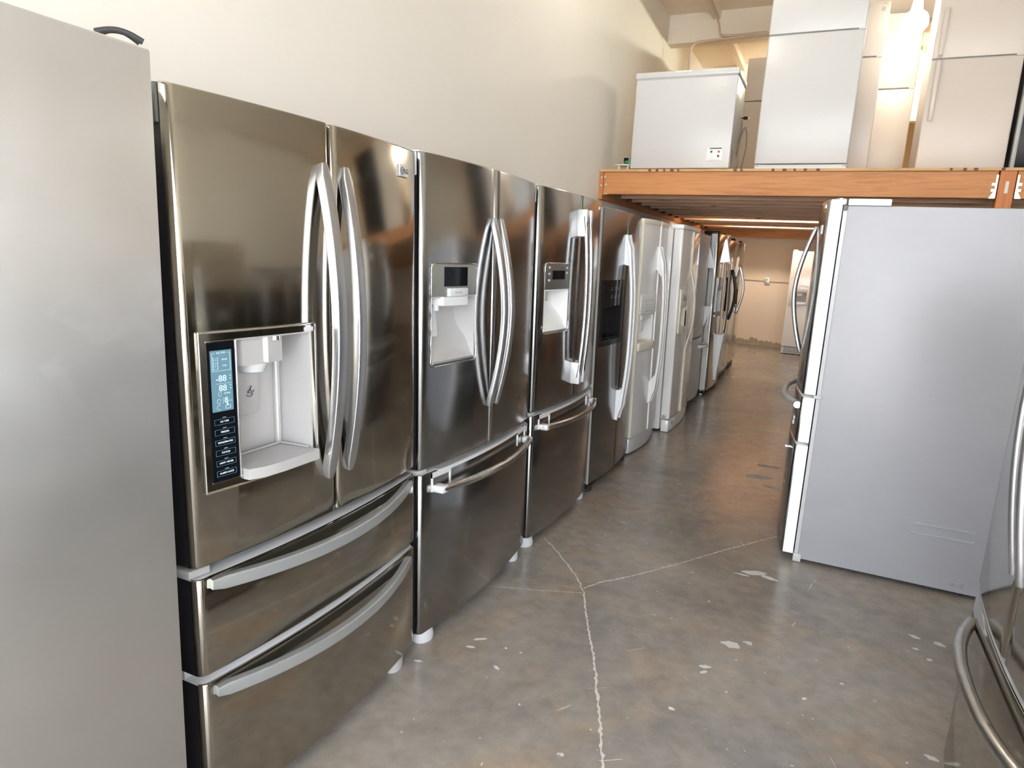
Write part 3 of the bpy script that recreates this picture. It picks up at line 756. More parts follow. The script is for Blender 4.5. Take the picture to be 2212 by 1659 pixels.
# --- white side-by-side with ivory trim
def make_white():
    f = Fridge('refrigerator', 'white side-by-side refrigerator with ivory top trim, first white one in the left row', .80, .82, 1.70, (.005, 4.73, 0), 0, LEAN, .045, .06, cab='white', z0=.03)
    dl = f.slab('door', .002, .345, .135, 1.725, 'silver_white', 'bisque'); dr = f.slab('door', .355, .798, .135, 1.725, 'silver_white', 'white_rim')
    f.part(MB().box(-.06, .004, .0, .344, 1.705, 1.742, .006, 2, ny=8), 'top_trim', 'bisque', dl); f.part(MB().box(-.06, .004, .356, .80, 1.705, 1.742, .006, 2, ny=10), 'top_trim', 'bisque', dr)
    f.part(MB().box(-.05, .004, -.003, .012, .14, 1.72, .003), 'edge_trim', 'bisque', dl)
    f.part(MB().box(-.02, .006, .345, .355, .14, 1.72, .002), 'centre_strip', 'white_rim')
    u0, u1, z0, zm, z1 = .018, .312, .80, 1.062, 1.205
    cut_box(dl, -.052, .08, u0 + .012, u1 - .012, z0 + .05, zm, .03)
    f.part(MB().box(-.002, .010, u0, u1, zm, z1, .004, 2, ny=8), 'control_panel', 'ice_white', dl)
    f.part(MB().box(.009, .0112, u0 + .06, u1 - .06, zm + .098, zm + .100, ny=4), 'panel_groove', 'ink_grey', dl)
    k = MB()
    for a in range(3):
        for c in range(2): k.box(.010, .0108, u0 + .10 + a * .04, u0 + .107 + a * .04, zm + .045 + c * .02, zm + .051 + c * .02)
    for a in range(3): k.box(.010, .0108, u0 + .09 + a * .05, u0 + .115 + a * .05, zm + .020, zm + .024)
    f.part(k, 'panel_markings', 'ink_grey', dl)
    k = MB(); k.box(-.05, -.046, u0 + .01, u1 - .01, z0 + .05, zm); k.box(-.05, .0, u1 - .016, u1 - .01, z0 + .05, zm); k.box(-.05, .0, u0 + .01, u0 + .016, z0 + .05, zm); k.box(-.05, 0, u0 + .01, u1 - .01, zm - .005, zm)
    f.part(k, 'dispenser_recess', 'white_gloss', dl)
    f.part(MB().prism([(-.045, u0 + .03, zm - .005), (.0, u0 + .05, zm - .005), (.0, u1 - .08, zm - .005), (-.045, u1 - .06, zm - .005)], (0, 0, -.035)), 'ice_spout', 'ice_white', dl)
    f.part(MB().sweep([(-.02, u0 + .09, zm - .03), (-.012, u0 + .09, zm - .09), (-.02, u0 + .09, zm - .13)], rrect(.05, .006, .002), (0, 1, 0)), 'dispenser_paddle', 'ice_white', dl)
    f.part(MB().box(-.05, .018, u0, u1, z0 - .01, z0 + .052, .008, 2, ny=6), 'drip_tray', 'bisque', dl)
    for u, d in ((.318, dl), (.385, dr)):
        h = f.vbar(u, .36, 1.555, .075, .032, .020, 'white_gloss', r=.009, inner=.004, p=3.0, parent=d)
        for za, zb in ((1.33, 1.56), (.355, .585)):
            top = za > 1
            pts = [(-.002, zb if top else za), (.018, zb - .03 if top else za + .03), (.050, zb - .12 if top else za + .12), (.056, za + .03 if top else zb - .03), (.040, za if top else zb), (-.002, za + .06 if top else zb - .06)]
            f.part(MB().prism([(a, u - .015, c) for a, c in pts], (0, .03, 0)), 'handle_pad', 'white_gloss', h)
    f.part(MB().box(-.055, -.012, .01, .79, .012, .128, .008, 2, ny=6), 'kick_plate', 'platinum')
    f.part(MB().cyl((0, .33, 1.66), (.003, .33, 1.66), .006, 14), 'round_badge', 'white_rim', dl)
    f.feet((.08, .70), .03, x=-.08, mat_='rubber')
make_white()

# --- ivory side-by-side standing further out
def make_ivory():
    f = Fridge('refrigerator', 'ivory white side-by-side refrigerator standing forward of the row, its pale side in view', .835, .86, 1.735, (.112, 5.60, 0), 0, LEAN, .020, .07, cab='white_gloss', z0=.02)
    dl = f.slab('door', .002, .350, .118, 1.715, 'white_gloss', 'white_gloss', r=.010); dr = f.slab('door', .362, .833, .118, 1.715, 'white_gloss', 'white_gloss', r=.010)
    f.part(MB().box(-.10, .004, -.002, .836, 1.716, 1.752, .006, 2, ny=6).box(-.05, -.035, -.0035, .0, 1.705, 1.716), 'hinge_cover', 'white_gloss')
    for y, sgn, d in ((.350, -1, dl), (.362, 1, dr)):
        path = []; a = y + sgn * .006
        for z, x in [(.13, .004), (.45, .004), (.70, .006)] + [(.74 + .03 * k, .008 + .050 * math.sin(PI * k / 20) ** .7) for k in range(1, 20)] + [(1.36, .006), (1.6, .004), (1.705, .004)]:
            path.append((x, a, z))
        f.part(MB().sweep(path, rrect(.013, .012, .004), (0, 1, 0)), 'handle_strip', 'bisque', d)
    u0, u1, z0, zm, z1 = .045, .290, .855, 1.075, 1.225
    cut_box(dl, -.055, .06, u0 + .03, u1 - .03, z0 + .05, zm, .006)
    k = MB(); k.box(-.002, .012, u0, u0 + .03, z0, z1, .002); k.box(-.002, .012, u1 - .03, u1, z0, z1, .002); k.box(-.002, .012, u0 + .03, u1 - .03, z0, z0 + .05, .002)
    f.part(k, 'dispenser_frame', 'bisque', dl)
    f.part(MB().box(-.002, .010, u0 + .03, u1 - .03, zm, z1, .002), 'control_panel', 'ice_white', dl)
    k = MB()
    for i in range(3): k.box(.0101, .012, u0 + .07 + i * .045, u0 + .095 + i * .045, zm + .05, zm + .11 - .02 * i)
    f.part(k, 'panel_buttons', 'ink_grey', dl)
    k = MB(); k.box(-.053, -.049, u0 + .03, u1 - .03, z0 + .05, zm); k.box(-.053, .0, u1 - .035, u1 - .03, z0 + .05, zm); k.box(-.053, .0, u0 + .03, u0 + .035, z0 + .05, zm); k.box(-.053, 0, u0 + .03, u1 - .03, zm - .005, zm)
    f.part(k, 'dispenser_recess', 'bisque', dl)
    f.part(MB().box(-.045, -.03, u0 + .10, u0 + .145, z0 + .09, z0 + .16, .003), 'dispenser_paddle', 'bisque', dl)
    f.part(MB().box(-.068, -.004, .0, .835, .004, .108, .006, 2, ny=4), 'kick_plate', 'white_gloss')
    k = MB().box(-.062, -.03, -.003, .004, .108, .150, .002); k.box(-.05, .002, .0, .04, .106, .114, .002); k.cyl((-.003, .10, .075), (-.0005, .10, .075), .018, 16)
    f.part(k, 'lower_hinge', 'hinge_grey')
make_ivory()

# --- platinum bottom-freezer
def make_platinum():
    f = Fridge('refrigerator', 'platinum grey curved bottom-freezer refrigerator right behind the ivory one in the left row', .80, .80, 1.70, (.045, 6.60, 0), 0, LEAN, .040, .065, cab='ltgrey_side', z0=.05)
    d = f.slab('door', .002, .798, .705, 1.725, 'platinum', 'hinge_light', r=.02); dw = f.slab('freezer_drawer', .002, .798, .062, .690, 'platinum', 'hinge_light', r=.02)
    h = f.vbar(.70, .78, 1.615, .075, .032, .020, 'silver_white', r=.008, inner=.03, p=2.6, parent=d)
    for za, zb in ((1.40, 1.63), (.765, 1.0)):
        top = za > 1.1
        pts = [(-.002, zb if top else za), (.020, zb - .06 if top else za + .06), (.055, za + .05 if top else zb - .05), (.056, za if top else zb), (-.002, za if top else zb)]
        f.part(MB().prism([(a, .683, c) for a, c in pts], (0, .034, 0)), 'handle_pad', 'silver_white', h)
    hb = f.hbar(.34, .74, .60, .085, .034, .022, 'silver_white', r=.010, inner=.0, p=2.2, parent=dw)
    f.part(MB().box(-.09, -.005, .70, .795, 1.722, 1.745, .004), 'hinge_cover', 'black')
    f.part(MB().box(-.05, .0, .01, .06, .012, .058, .006, 2), 'front_foot', 'silver_white')
    f.feet((.74,), .05)
make_platinum()

# --- white-sided stainless with full-height handles
def make_tallhandles():
    f = Fridge('refrigerator', 'stainless side-by-side refrigerator with white side and full-height pointed handles', .905, .86, 1.745, (.120, 7.50, 0), 0, LEAN, .026, .075, cab='ltgrey_side', z0=.05)
    dl = f.slab('door', .002, .420, .055, 1.765, 'steel_clear', 'ltgrey_side'); dr = f.slab('door', .430, .903, .055, 1.765, 'steel_clear', 'ltgrey_side')
    for u, d in ((.392, dl), (.462, dr)):
        k = MB().tube([(.050 + .018 * (1 - (2 * q / 20 - 1) ** 2), u, .66 + (1.46 - .66) * q / 20) for q in range(21)], .011, 10)
        h = f.part(k, 'handle', 'chrome', d)
        f.part(MB().prism([(.000, u - .016, 1.72), (.008, u - .016, 1.72), (.064, u - .016, 1.47), (.0, u - .016, 1.47)], (0, .032, 0)), 'handle_end', 'satin', h)
        f.part(MB().prism([(.000, u - .016, .12), (.008, u - .016, .12), (.064, u - .016, .65), (.0, u - .016, .65)], (0, .032, 0)), 'handle_end', 'silver_white', h)
        f.part(MB().cyl((.057, u, 1.455), (.057, u, 1.475), .018).cyl((.057, u, .645), (.057, u, .665), .018), 'handle_collar', 'white_rim', h)
    u0, u1, z0, z1 = .07, .33, .90, 1.30
    cut_box(dl, -.055, .06, u0 + .02, u1 - .02, z0 + .02, 1.16, .006)
    k = MB(); k.box(-.002, .010, u0, u0 + .02, z0, z1); k.box(-.002, .010, u1 - .02, u1, z0, z1); k.box(-.002, .010, u0, u1, z0 - .03, z0 + .02)
    f.part(k, 'dispenser_frame', 'satin_dark', dl)
    f.part(MB().box(-.002, .014, u0 + .02, u1 - .02, 1.16, z1, .003), 'control_panel', 'satin', dl)
    k = MB(); k.box(-.053, -.049, u0 + .02, u1 - .02, z0 + .02, 1.16); k.box(-.053, .0, u1 - .025, u1 - .02, z0 + .02, 1.16); k.box(-.053, .0, u0 + .02, u0 + .025, z0 + .02, 1.16); k.box(-.053, 0, u0 + .02, u1 - .02, z0 + .02, z0 + .026)
    f.part(k, 'dispenser_recess', 'ice_white', dl)
    f.part(MB().box(-.07, -.02, .01, .895, .012, .05, .004), 'kick_plate', 'black')
    f.part(MB().cyl((-.06, .03, .002), (-.06, .03, .05), .02).box(-.075, -.045, .01, .05, .036, .05, .003), 'front_foot', 'galv')
    f.feet((.83,), .045, mat_='rubber')
    f.hinge(.01, .12, 1.762, 1.792, -.16, -.012, 'black'); f.hinge(.79, .90, 1.762, 1.785, -.12, .002, 'ice_white')
    f.part(MB().box(-.004, .003, .872, .892, 1.70, 1.765, .002), 'hinge_cap', 'ice_white', dr)
make_tallhandles()

def make_last(name, label, y0, x0, handle_m, so, z0h, z1h, seam):
    f = Fridge(name, label, .90, .80, 1.72, (x0, y0, 0), 0, LEAN, .022, .07, cab='ltgrey_side', z0=.08)
    dl = f.slab('door', .002, seam - .004, .115, 1.735, 'steel_clear', 'white_rim', r=.008); dr = f.slab('door', seam + .004, .898, .115, 1.735, 'steel_clear', 'white_rim', r=.008)
    for u, d in ((seam - .035, dl), (seam + .035, dr)):
        f.vbar(u, z0h, z1h, so, .030, .026, handle_m, r=.006, inner=.002, p=1.5, parent=d)
    u0, u1, z0, zm, z1 = .06, seam - .08, .90, 1.12, 1.29
    cut_box(dl, -.055, .06, u0 + .02, u1 - .02, z0 + .02, zm, .006)
    k = MB(); k.box(-.002, .014, u0, u0 + .02, z0, z1, .002); k.box(-.002, .014, u1 - .02, u1, z0, z1, .002); k.box(-.002, .014, u0, u1, z0 - .02, z0 + .02, .002)
    f.part(k, 'dispenser_frame', 'black', dl)
    f.part(MB().box(-.002, .016, u0 + .02, u1 - .02, zm, z1, .003), 'control_panel', 'black_gloss' if handle_m == 'black' else 'satin_dark', dl)
    f.part(MB().box(.0161, .017, u0 + .06, u0 + .10, zm + .09, zm + .14), 'panel_light', 'ice_white', dl)
    k = MB(); k.box(-.053, -.049, u0 + .02, u1 - .02, z0 + .02, zm); k.box(-.053, .0, u1 - .025, u1 - .02, z0 + .02, zm); k.box(-.053, .0, u0 + .02, u0 + .025, z0 + .02, zm); k.box(-.053, 0, u0 + .02, u1 - .02, z0 + .02, z0 + .026)
    f.part(k, 'dispenser_recess', 'black', dl)
    f.part(MB().box(-.08, -.03, .01, .89, .02, .105, .004), 'kick_plate', 'dark_cab')
    f.feet((.06, .84), .03, x=-.06, mat_='rubber')
    f.hinge(.60, .78, 1.735, 1.775, -.2, -.03, 'black'); f.hinge(.02, .12, 1.735, 1.765, -.14, -.012, 'white_rim')
    f.part(MB().box(-.004, .003, .862, .880, 1.64, 1.745, .002).box(-.004, .003, .862, .90, 1.738, 1.748, .002), 'hinge_cap', 'white_rim', dr)
make_last('refrigerator', 'stainless side-by-side refrigerator with black bowed handles, second to last in the left row', 8.42, .105, 'black', .075, .76, 1.38, .37)
make_last('refrigerator', 'stainless side-by-side refrigerator with silver bowed handles, last of the left row by the back wall', 9.36, .085, 'satin', .085, .78, 1.44, .37)

# ------------------------------------------------------------------ right side
def make_right():
    f = Fridge('refrigerator', 'four-door refrigerator with a plain grey side panel, standing across the aisle under the loft', .905, .86, 1.745, (1.145, 4.358, 0), PI, 0, .040, .06, cab='grey_side', z0=.018)
    W = f.W; f.cab.location.x = -.01
    fs = 'steel_mid'
    d1 = f.slab('door', .002, .448, .858, 1.772, fs, 'white_rim', r=.012); d2 = f.slab('door', .457, W - .001, .858, 1.772, fs, 'white_rim', r=.012)
    m1 = f.slab('middle_drawer', .002, W - .001, .618, .842, fs, 'white_rim', r=.012); m2 = f.slab('freezer_drawer', .002, W - .001, .04, .603, fs, 'white_rim', r=.012)
    for u, d in ((.42, d1), (.486, d2)):
        f.vbar(u, 1.01, 1.67, .082, .026, .020, 'satin', r=.008, inner=.004, p=1.7, parent=d)
    for z, d in ((.80, m1),):
        path = [(.0 + .052 * (1 - abs(-1 + k / 15) ** 3), W / 2 + (W / 2 - .03) * (-1 + k / 15), z) for k in range(31)]
        f.part(MB().tube(path, .015, 12), 'handle', 'hinge_grey', d)
        f.part(MB().cyl((.012, W - .030, z), (.012, W - .012, z), .017), 'handle_bracket', 'chrome', d)
    f.part(MB().cyl((-.004, W - .14, .555), (.022, W - .14, .555), .008).cyl((.018, W - .14, .555), (.026, W - .14, .555), .012), 'handle_stud', 'chrome', m2)
    f.part(MB().box(.0, .003, .78, .83, 1.62, 1.66).box(.0, .003, .80, .86, 1.735, 1.752), 'badge', 'silver_plastic', d2)
    f.part(MB().box(0, .003, .70, .76, .70, .715).box(0, .003, .72, .74, .67, .69), 'badge', 'silver_plastic', m1)
    # hinge cover and gap seal on the side in view
    f.part(MB().box(-.255, -.082, W - .07, W - .002, 1.746, 1.776, .004, 2), 'hinge_cover', 'ltgrey_side')
    f.part(MB().cyl((-.050, W - .022, 1.745), (-.050, W - .022, 1.778), .018).box(-.075, -.045, W - .05, W - .006, 1.748, 1.776, .003), 'hinge', 'satin_dark')
    f.part(MB().box(-.081, -.066, W - .03, W - .004, 1.722, 1.746), 'hinge_shadow_gap', 'gasket')
    f.part(MB().box(-.083, -.066, .01, W - .006, .03, 1.728), 'door_seal', 'hinge_light')
    f.part(MB().box(-.09, -.052, W - .004, W + .004, .842, .859, .002), 'middle_hinge', 'hinge_light')
    f.part(MB().box(-.10, -.062, W - .05, W + .001, .002, .045, .004, 2), 'front_foot', 'hinge_light')
    # pressed ribs and a scuff on the side panel
    k = MB()
    for z in (.318, .272):
        k.sweep([(-.545, W - .004, z), (-.56, W - .003, z), (-.78, W - .003, z), (-.795, W - .004, z)], rrect(.011, .005, .0024), (0, 0, 1))
    f.part(k, 'pressed_rib', 'grey_side')
    k = MB(); rnd = random.Random(4)
    for i in range(9):
        x, z = -.74 - rnd.uniform(0, .055), .052 + rnd.uniform(-.006, .012)
        k.box(x, x + rnd.uniform(.004, .016), W - .004, W - .0035, z, z + rnd.uniform(.002, .006))
    f.part(k, 'scuff_mark', 'ink_grey')
make_right()

def make_right_near():
    f = Fridge('refrigerator', 'stainless French door refrigerator cut off by the right edge, round bar on its freezer drawer', .91, .86, 1.75, (1.685, 2.165, 0), PI, 0, .032, .075)
    W = f.W
    d1 = f.slab('door', .002, .451, .612, 1.77, 'steel', 'gasket'); d2 = f.slab('door', .459, W - .002, .612, 1.77, 'steel', 'gasket')
    dw = f.slab('freezer_drawer', .002, W - .002, .058, .595, 'steel', 'gasket', tb='silver_plastic')
    for u, d in ((.425, d1), (.490, d2)):
        f.vbar(u, .81, 1.58, .058, .028, .020, 'satin', r=.009, inner=.004, p=1.8, parent=d)
    path = [(.006 + .048 * (1 - abs(-1 + k / 15) ** 2.6), W / 2 + (W / 2 - .105) * (-1 + k / 15), .528) for k in range(31)]
    f.part(MB().tube(path, .0155, 14), 'handle', 'steel_soft', dw)
    f.hinge(.01, .14, 1.752, 1.776, -.16, -.02); f.hinge(W - .14, W - .01, 1.752, 1.776, -.16, -.02)
    f.feet((.08, .82), .055, mat_='hinge_light')
make_right_near()

# white side-by-side against the back wall
def make_back():
    f = Fridge('refrigerator', 'white side-by-side refrigerator against the back wall, under the loft by the outlet', .86, .78, 1.70, (.615, 12.06, 0), -PI / 2, 0, .012, .06, cab='white', z0=.02)
    dl = f.slab('door', .002, .385, .135, 1.715, 'white_gloss', 'white_rim', r=.01); dr = f.slab('door', .393, .858, .135, 1.715, 'white_gloss', 'white_rim', r=.01)
    u0, u1, z0, zm, z1 = .03, .355, .83, .985, 1.16
    cut_box(dl, -.05, .05, u0 + .06, u1 - .06, z0 + .06, zm + .06, .006)
    k = MB(); k.box(-.002, .010, u0, u0 + .06, z0, z1, .002); k.box(-.002, .010, u1 - .06, u1, z0, z1, .002); k.box(-.002, .010, u0 + .06, u1 - .06, zm + .06, z1, .002); k.box(-.002, .014, u0 + .06, u1 - .06, z0, z0 + .06, .002)
    f.part(k, 'dispenser_frame', 'white_gloss', dl)
    k = MB(); k.box(-.048, -.044, u0 + .06, u1 - .06, z0 + .06, zm + .06); k.box(-.048, 0, u0 + .06, u1 - .06, zm + .055, zm + .06)
    f.part(k, 'dispenser_recess', 'hinge_grey', dl)
    f.part(MB().box(-.04, .0, u0 + .12, u0 + .20, zm, zm + .05, .004), 'ice_spout', 'white_rim', dl)
    for u, d in ((.36, dl), (.418, dr)): f.vbar(u, .55, 1.55, .05, .024, .018, 'white', parent=d)
    k = MB()
    k.box(-.06, -.03, .01, .85, .01, .125)
    for i in range(4): k.box(-.03, -.012, .06, .83, .026 + i * .024, .037 + i * .024)
    f.part(k, 'kick_grille', 'white'); f.part(MB().box(-.029, -.026, .05, .84, .02, .118), 'grille_backing', 'ink_grey')
    f.part(MB().box(-.07, -.01, .01, .08, 1.716, 1.735, .004), 'hinge_cover', 'bisque')
make_back()

# ------------------------------------------------------------------ the wooden loft
LY, LB, LT = 6.441, 2.062, 2.268       # front face, underside and top of the rim beam
def make_loft():
    r = thing('mezzanine', 'orange timber storage loft across the back of the shop, with posts and joists', 'loft', (WALL_X, LY, 0))
    o = Vector((WALL_X, LY, 0))
    def part(mb, name, m, parent=None, label=None):
        mb.bm.transform(Matrix.Translation(-o)); return mb.build(name, m, parent or r, None, 35, label)
    deck = MB().box(WALL_X + .002, RIGHT_X - .002, LY - .022, 12.78, LT + .0005, LT + .022)
    rnd = random.Random(9)
    for x in (-.47, -.40, -.33, -.265, -.20, .62, .71, .80, .88, .98, 1.95, 2.04, 2.11, 2.29, .30, .36):
        deck.box(x, x + rnd.uniform(.018, .034), LY - .0226, LY - .02, LT + .002, LT + .021, mi=1)
    part(deck, 'deck', ['ply', 'ply_dark'])
    part(MB().box(-.908, 2.282, LY, LY + .09, LB, LT, .003, 1), 'rim_beam', 'wood_x')
    part(MB().box(2.405, RIGHT_X - .05, LY, LY + .09, LB, LT, .003, 1), 'rim_beam', 'wood_x')
    part(MB().box(WALL_X + .001, WALL_X + .04, LY - .012, 12.78, LB - .05, LT, .002, 1), 'wall_ledger', 'wood_y')
    part(MB().box(RIGHT_X - .045, RIGHT_X - .001, LY - .012, 12.78, LB - .05, LT, .002, 1), 'wall_ledger', 'wood_y')
    part(MB().box(2.292, 2.398, LY - .008, LY + .10, .001, LT, .003, 1), 'post', 'wood_z')
    part(MB().box(2.335, 2.357, LY - .0095, LY - .007, 2.10, 2.19), 'paper_tag', 'paper')
    y = 6.90; n_ = 0
    while y < 12.6:
        part(MB().box(WALL_X + .042, RIGHT_X - .047, y, y + .04, LB, LT - .001, .002, 1), 'joist', 'joist')
        part(MB().box(WALL_X + .042, WALL_X + .095, y - .003, y + .043, LB - .003, LB + .11).box(WALL_X + .041, WALL_X + .044, y - .03, y + .07, LB, LB + .11), 'joist_hanger', 'hinge_dark')
        y += .42; n_ += 1
    part(MB().box(WALL_X + .042, RIGHT_X - .047, 12.72, 12.78, 1.93, LT - .001, .003, 1), 'rear_beam', 'wood_x')
    part(MB().box(-.905, -.86, LY - .003, LY + .05, LB - .004, LB + .003), 'beam_hanger', 'galv')
    for xa, s in ((2.27, -1), (2.42, 1)):
        k = MB().box(min(xa, xa - s * .014), max(xa, xa - s * .014) + .0, LY - .006, LY - .001, LB + .005, LT - .03)
        k.prism([(xa, LY - .005, LB + .06), (xa + s * .03, LY - .005, LB - .002), (xa - s * .012, LY - .005, LB - .002)], (0, .004, 0))
        for z in (LB + .06, LB + .105): k.box(min(xa, xa + s * .022), max(xa, xa + s * .022), LY - .005, LY - .001, z - .010, z + .010)
        part(k, 'beam_hanger', 'galv')
    for x, z in ((-.925, 2.215), (-.925, 2.14)):
        part(MB().cyl((x, LY - .0135, z), (x, LY - .022, z), .010, 8), 'bolt', 'galv')
    for x, z in ((-.895, 2.225), (-.88, 2.15)):
        part(MB().cyl((x, LY, z), (x, LY - .008, z), .011, 8), 'bolt', 'galv')
make_loft()

def tube_lamp(y, label):
    t = thing('fluorescent_lamp', label, 'lamp', (.35, y, LT))
    k = MB().box(-.75, .75, -.03, .03, -.030, -.001, .004, 1); k.build('lamp_body', 'white', t)
    MB().cyl((-.70, .0, -.055), (.70, .0, -.055), .017, 12).build('tube', 'tube_glow', t)
    for x in (-.72, .72): MB().box(x - .02, x + .02, -.018, .018, -.075, -.028).build('lamp_holder', 'white_rim', t)
tube_lamp(10.06, 'nearer fluorescent tube tucked between the loft joists')
tube_lamp(11.74, 'farther fluorescent tube tucked behind the last loft joist by the back wall')

# ------------------------------------------------------------------ appliances on the loft
DZ = LT + .0235
def make_chest():
    r = thing('chest_freezer', 'white chest freezer at the left front edge of the loft', 'freezer', (-.69, 6.555, DZ), (0, 0, -PI / 2))
    W, D, H = .925, .56, .885           # local X toward the viewer
    def part(mb, name, m, parent=None): return mb.build(name, m, parent or r, None, 35)
    part(MB().box(-D, 0, 0, W, .022, H - .062, .008, 2), 'body', 'white')
    ld = part(MB().box(-D - .01, .014, -.008, W + .008, H - .054, H, .008, 2), 'lid', 'white')
    part(MB().box(-D + .004, .002, .004, W - .004, H - .066, H - .052), 'lid_seal', 'hinge_light')
    part(MB().box(.013, .020, .36, .52, H - .02, H - .004, .003, 1), 'lid_handle', 'white_rim', ld)
    part(MB().box(-.001, .003, .785, .84, .725, .742, .001, 1).box(.003, .0035, .792, .833, .731, .736), 'badge', ['bisque'])
    c = part(MB().box(-.001, .006, .715, .862, .085, .205, .002, 1), 'control_panel', 'white_rim')
    k = MB().box(.006, .0066, .742, .850, .190, .201)
    part(k, 'panel_label', 'ink_dark', c)
    for y, z, m in ((.760, .166, 'ink_dark'), (.826, .166, 'red'), (.824, .128, 'ink_dark')):
        part(MB().cyl((.006, y, z), (.011, y, z), .010, 18), 'indicator_light', m, c)
    k = MB().tube([(.0065, .758 + .017 * math.cos(a * PI / 10), .126 + .017 * math.sin(a * PI / 10)) for a in range(21)], .0010, 6)
    part(k.cyl((.006, .758, .126), (.014, .758, .126), .013, 18), 'temperature_dial', 'white_rim', c)
    part(MB().box(.006, .0066, .735, .84, .092, .094), 'panel_line', 'ink_grey', c)
    part(MB().box(-.16, -.02, W - .001, W + .003, .03, .20).box(-.13, -.08, W + .003, W + .0045, .05, .13), 'side_vent', 'hinge_grey')
    for x in (-.05, -D + .05):
        for y in (.05, W - .05): part(MB().cyl((x, y, 0), (x, y, .03), .02), 'foot', 'black')
    # loose mains lead at the side with its plug sticking out
    pth = [(-D + .10, W + .004, .30), (-D + .08, W + .03, .44), (-D + .10, W + .055, .46), (-D + .12, W + .075, .38), (-D + .13, W + .080, .25), (-D + .14, W + .06, .10), (-D + .15, W + .045, .012)]
    part(MB().tube(pth, .006, 8), 'power_cord', 'cord')
    pth = [(-D + .16, W + .003, .18), (-D + .16, W + .012, .30), (-D + .12, W + .02, .42), (-D + .10, W + .012, .52)]
    part(MB().tube(pth, .005, 8), 'power_cord', 'cord')
    p = part(MB().box(-D + .10, -D + .13, W + .025, W + .065, .525, .550, .003, 1).tube([(-D + .115, W + .0, .538), (-D + .115, W + .03, .538)], .005, 8), 'plug', 'black')
    part(MB().box(-D + .112, -D + .118, W + .065, W + .085, .53, .534).box(-D + .112, -D + .118, W + .065, W + .085, .541, .545), 'plug_pin', 'chrome', p)
make_chest()

def topmount(label, x0, y0, W, H, seam, m='white', side='white', D=.70, handle=None, kick=True, bul=.004, trim=None):
    f = Fridge('top_freezer_refrigerator', label, W, D, H - .012, (x0, y0, DZ), -PI / 2, 0, bul, .065, cab=side, z0=.012, cat='refrigerator')
    k0 = .058
    d1 = f.slab('freezer_door', .0, W, seam + .006, H, m, side, r=.012, n=8); d2 = f.slab('door', .0, W, k0, seam - .006, m, side, r=.012, n=8)
    f.part(MB().box(-.07, -.03, .006, W - .006, seam - .014, seam + .014), 'door_gap', 'hinge_grey')
    if kick:
        k = MB().box(-.06, -.022, .004, W - .004, .010, k0 - .006, .002, 1)
        f.part(k, 'kick_plate', 'ice_white')
        k = MB()
        for y in (.016, .030, W - .03, W - .016): k.box(-.0225, -.021, y, y + .005, .036, .044)
        f.part(k.box(-.058, -.014, .10, W - .14, .0, .012), 'kick_slot', 'ink_dark')
    f.part(MB().box(-.05, .003, W - .055, W - .004, seam - .005, seam + .005, .001, 1), 'hinge', 'white_rim')
    if handle:
        y = .055
        p = [(.004, y, seam - .50), (.026, y, seam - .46), (.034, y, seam - .25), (.030, y, seam - .03), (.004, y, seam - .012)]
        f.part(MB().sweep(p, rrect(.034, .016, .006), (0, 1, 0)), 'handle', m, d2)
        p = [(.004, y, seam + .40), (.026, y, seam + .37), (.034, y, seam + .20), (.030, y, seam + .03), (.004, y, seam + .012)]
        f.part(MB().sweep(p, rrect(.034, .016, .006), (0, 1, 0)), 'handle', m, d1)
    if trim: trim(f, d1, d2)
    return f
def scuff(f, d1, d2):
    f.part(MB().cyl((.0, f.W - .05, f.H - .05), (.004, f.W - .05, f.H - .05), .018, 18), 'round_badge', 'hinge_grey', d1)
    f.part(MB().box(.0, .003, f.W - .06, f.W - .03, f.H - .006, f.H), 'badge', 'hinge_grey', d1)
topmount('white top-freezer refrigerator at the front edge of the loft, next to the chest freezer', .455, 6.55, .755, 1.70, 1.122)
topmount('white top-freezer refrigerator half hidden just behind the front one on the loft', .63, 7.32, .755, 1.56, 1.10, 'almond', 'almond', trim=scuff)
topmount('narrow glimpse of a shorter white refrigerator on the loft, left of the dark gap', 1.03, 8.05, .70, 1.68, .975, 'almond', 'almond')
topmount('wide white top-freezer refrigerator on the loft, right of the glaring bulb', 1.752, 7.02, .655, 1.72, .965, 'almond', 'almond', handle=True)
topmount('white refrigerator deep in the loft, seen between chest freezer and front refrigerator', -.02, 9.0, .75, 1.615, 1.12, 'almond', 'almond')
def black_one():
    f = topmount('black refrigerator at the far right end of the loft', 2.44, 6.98, .80, 1.70, 1.15, 'black', 'dark_cab', kick=False)
    f.part(MB().box(-.06, .004, -.002, .028, .06, 1.695, .004, 2), 'edge_trim', 'hinge_grey')
black_one()

# odds and ends at the left end of the loft
k = MB().box(-.82, -.69, 6.50, 6.62, DZ + .045, DZ + .055).box(-.80, -.785, 6.52, 6.53, DZ, DZ + .045).box(-.72, -.70, 6.55, 6.60, DZ, DZ + .045).box(-.81, -.79, 6.58, 6.60, DZ, DZ + .045)
tag(k.build('shelf_bracket', 'bisque', smooth=0), 'small cream stand at the left end of the loft beside the chest freezer', 'stand')
b = thing('junction_box', 'small dark box with green wires on the cream stand beside the chest freezer', 'box', (-.725, 6.56, DZ + .0555))
MB().box(-.03, .03, -.03, .03, 0, .07, .003, 1).build('box_body', 'hinge_grey', b)
MB().box(-.024, .024, -.0315, -.029, .006, .064).build('box_opening', 'black', b)
MB().tube([(-.02 + .04 * (k % 2) * .8 + .004 * k, -.036 - .004 * (k % 3), .012 + .008 * (k % 4)) for k in range(9)], .005, 8).build('green_wire', 'green', b)

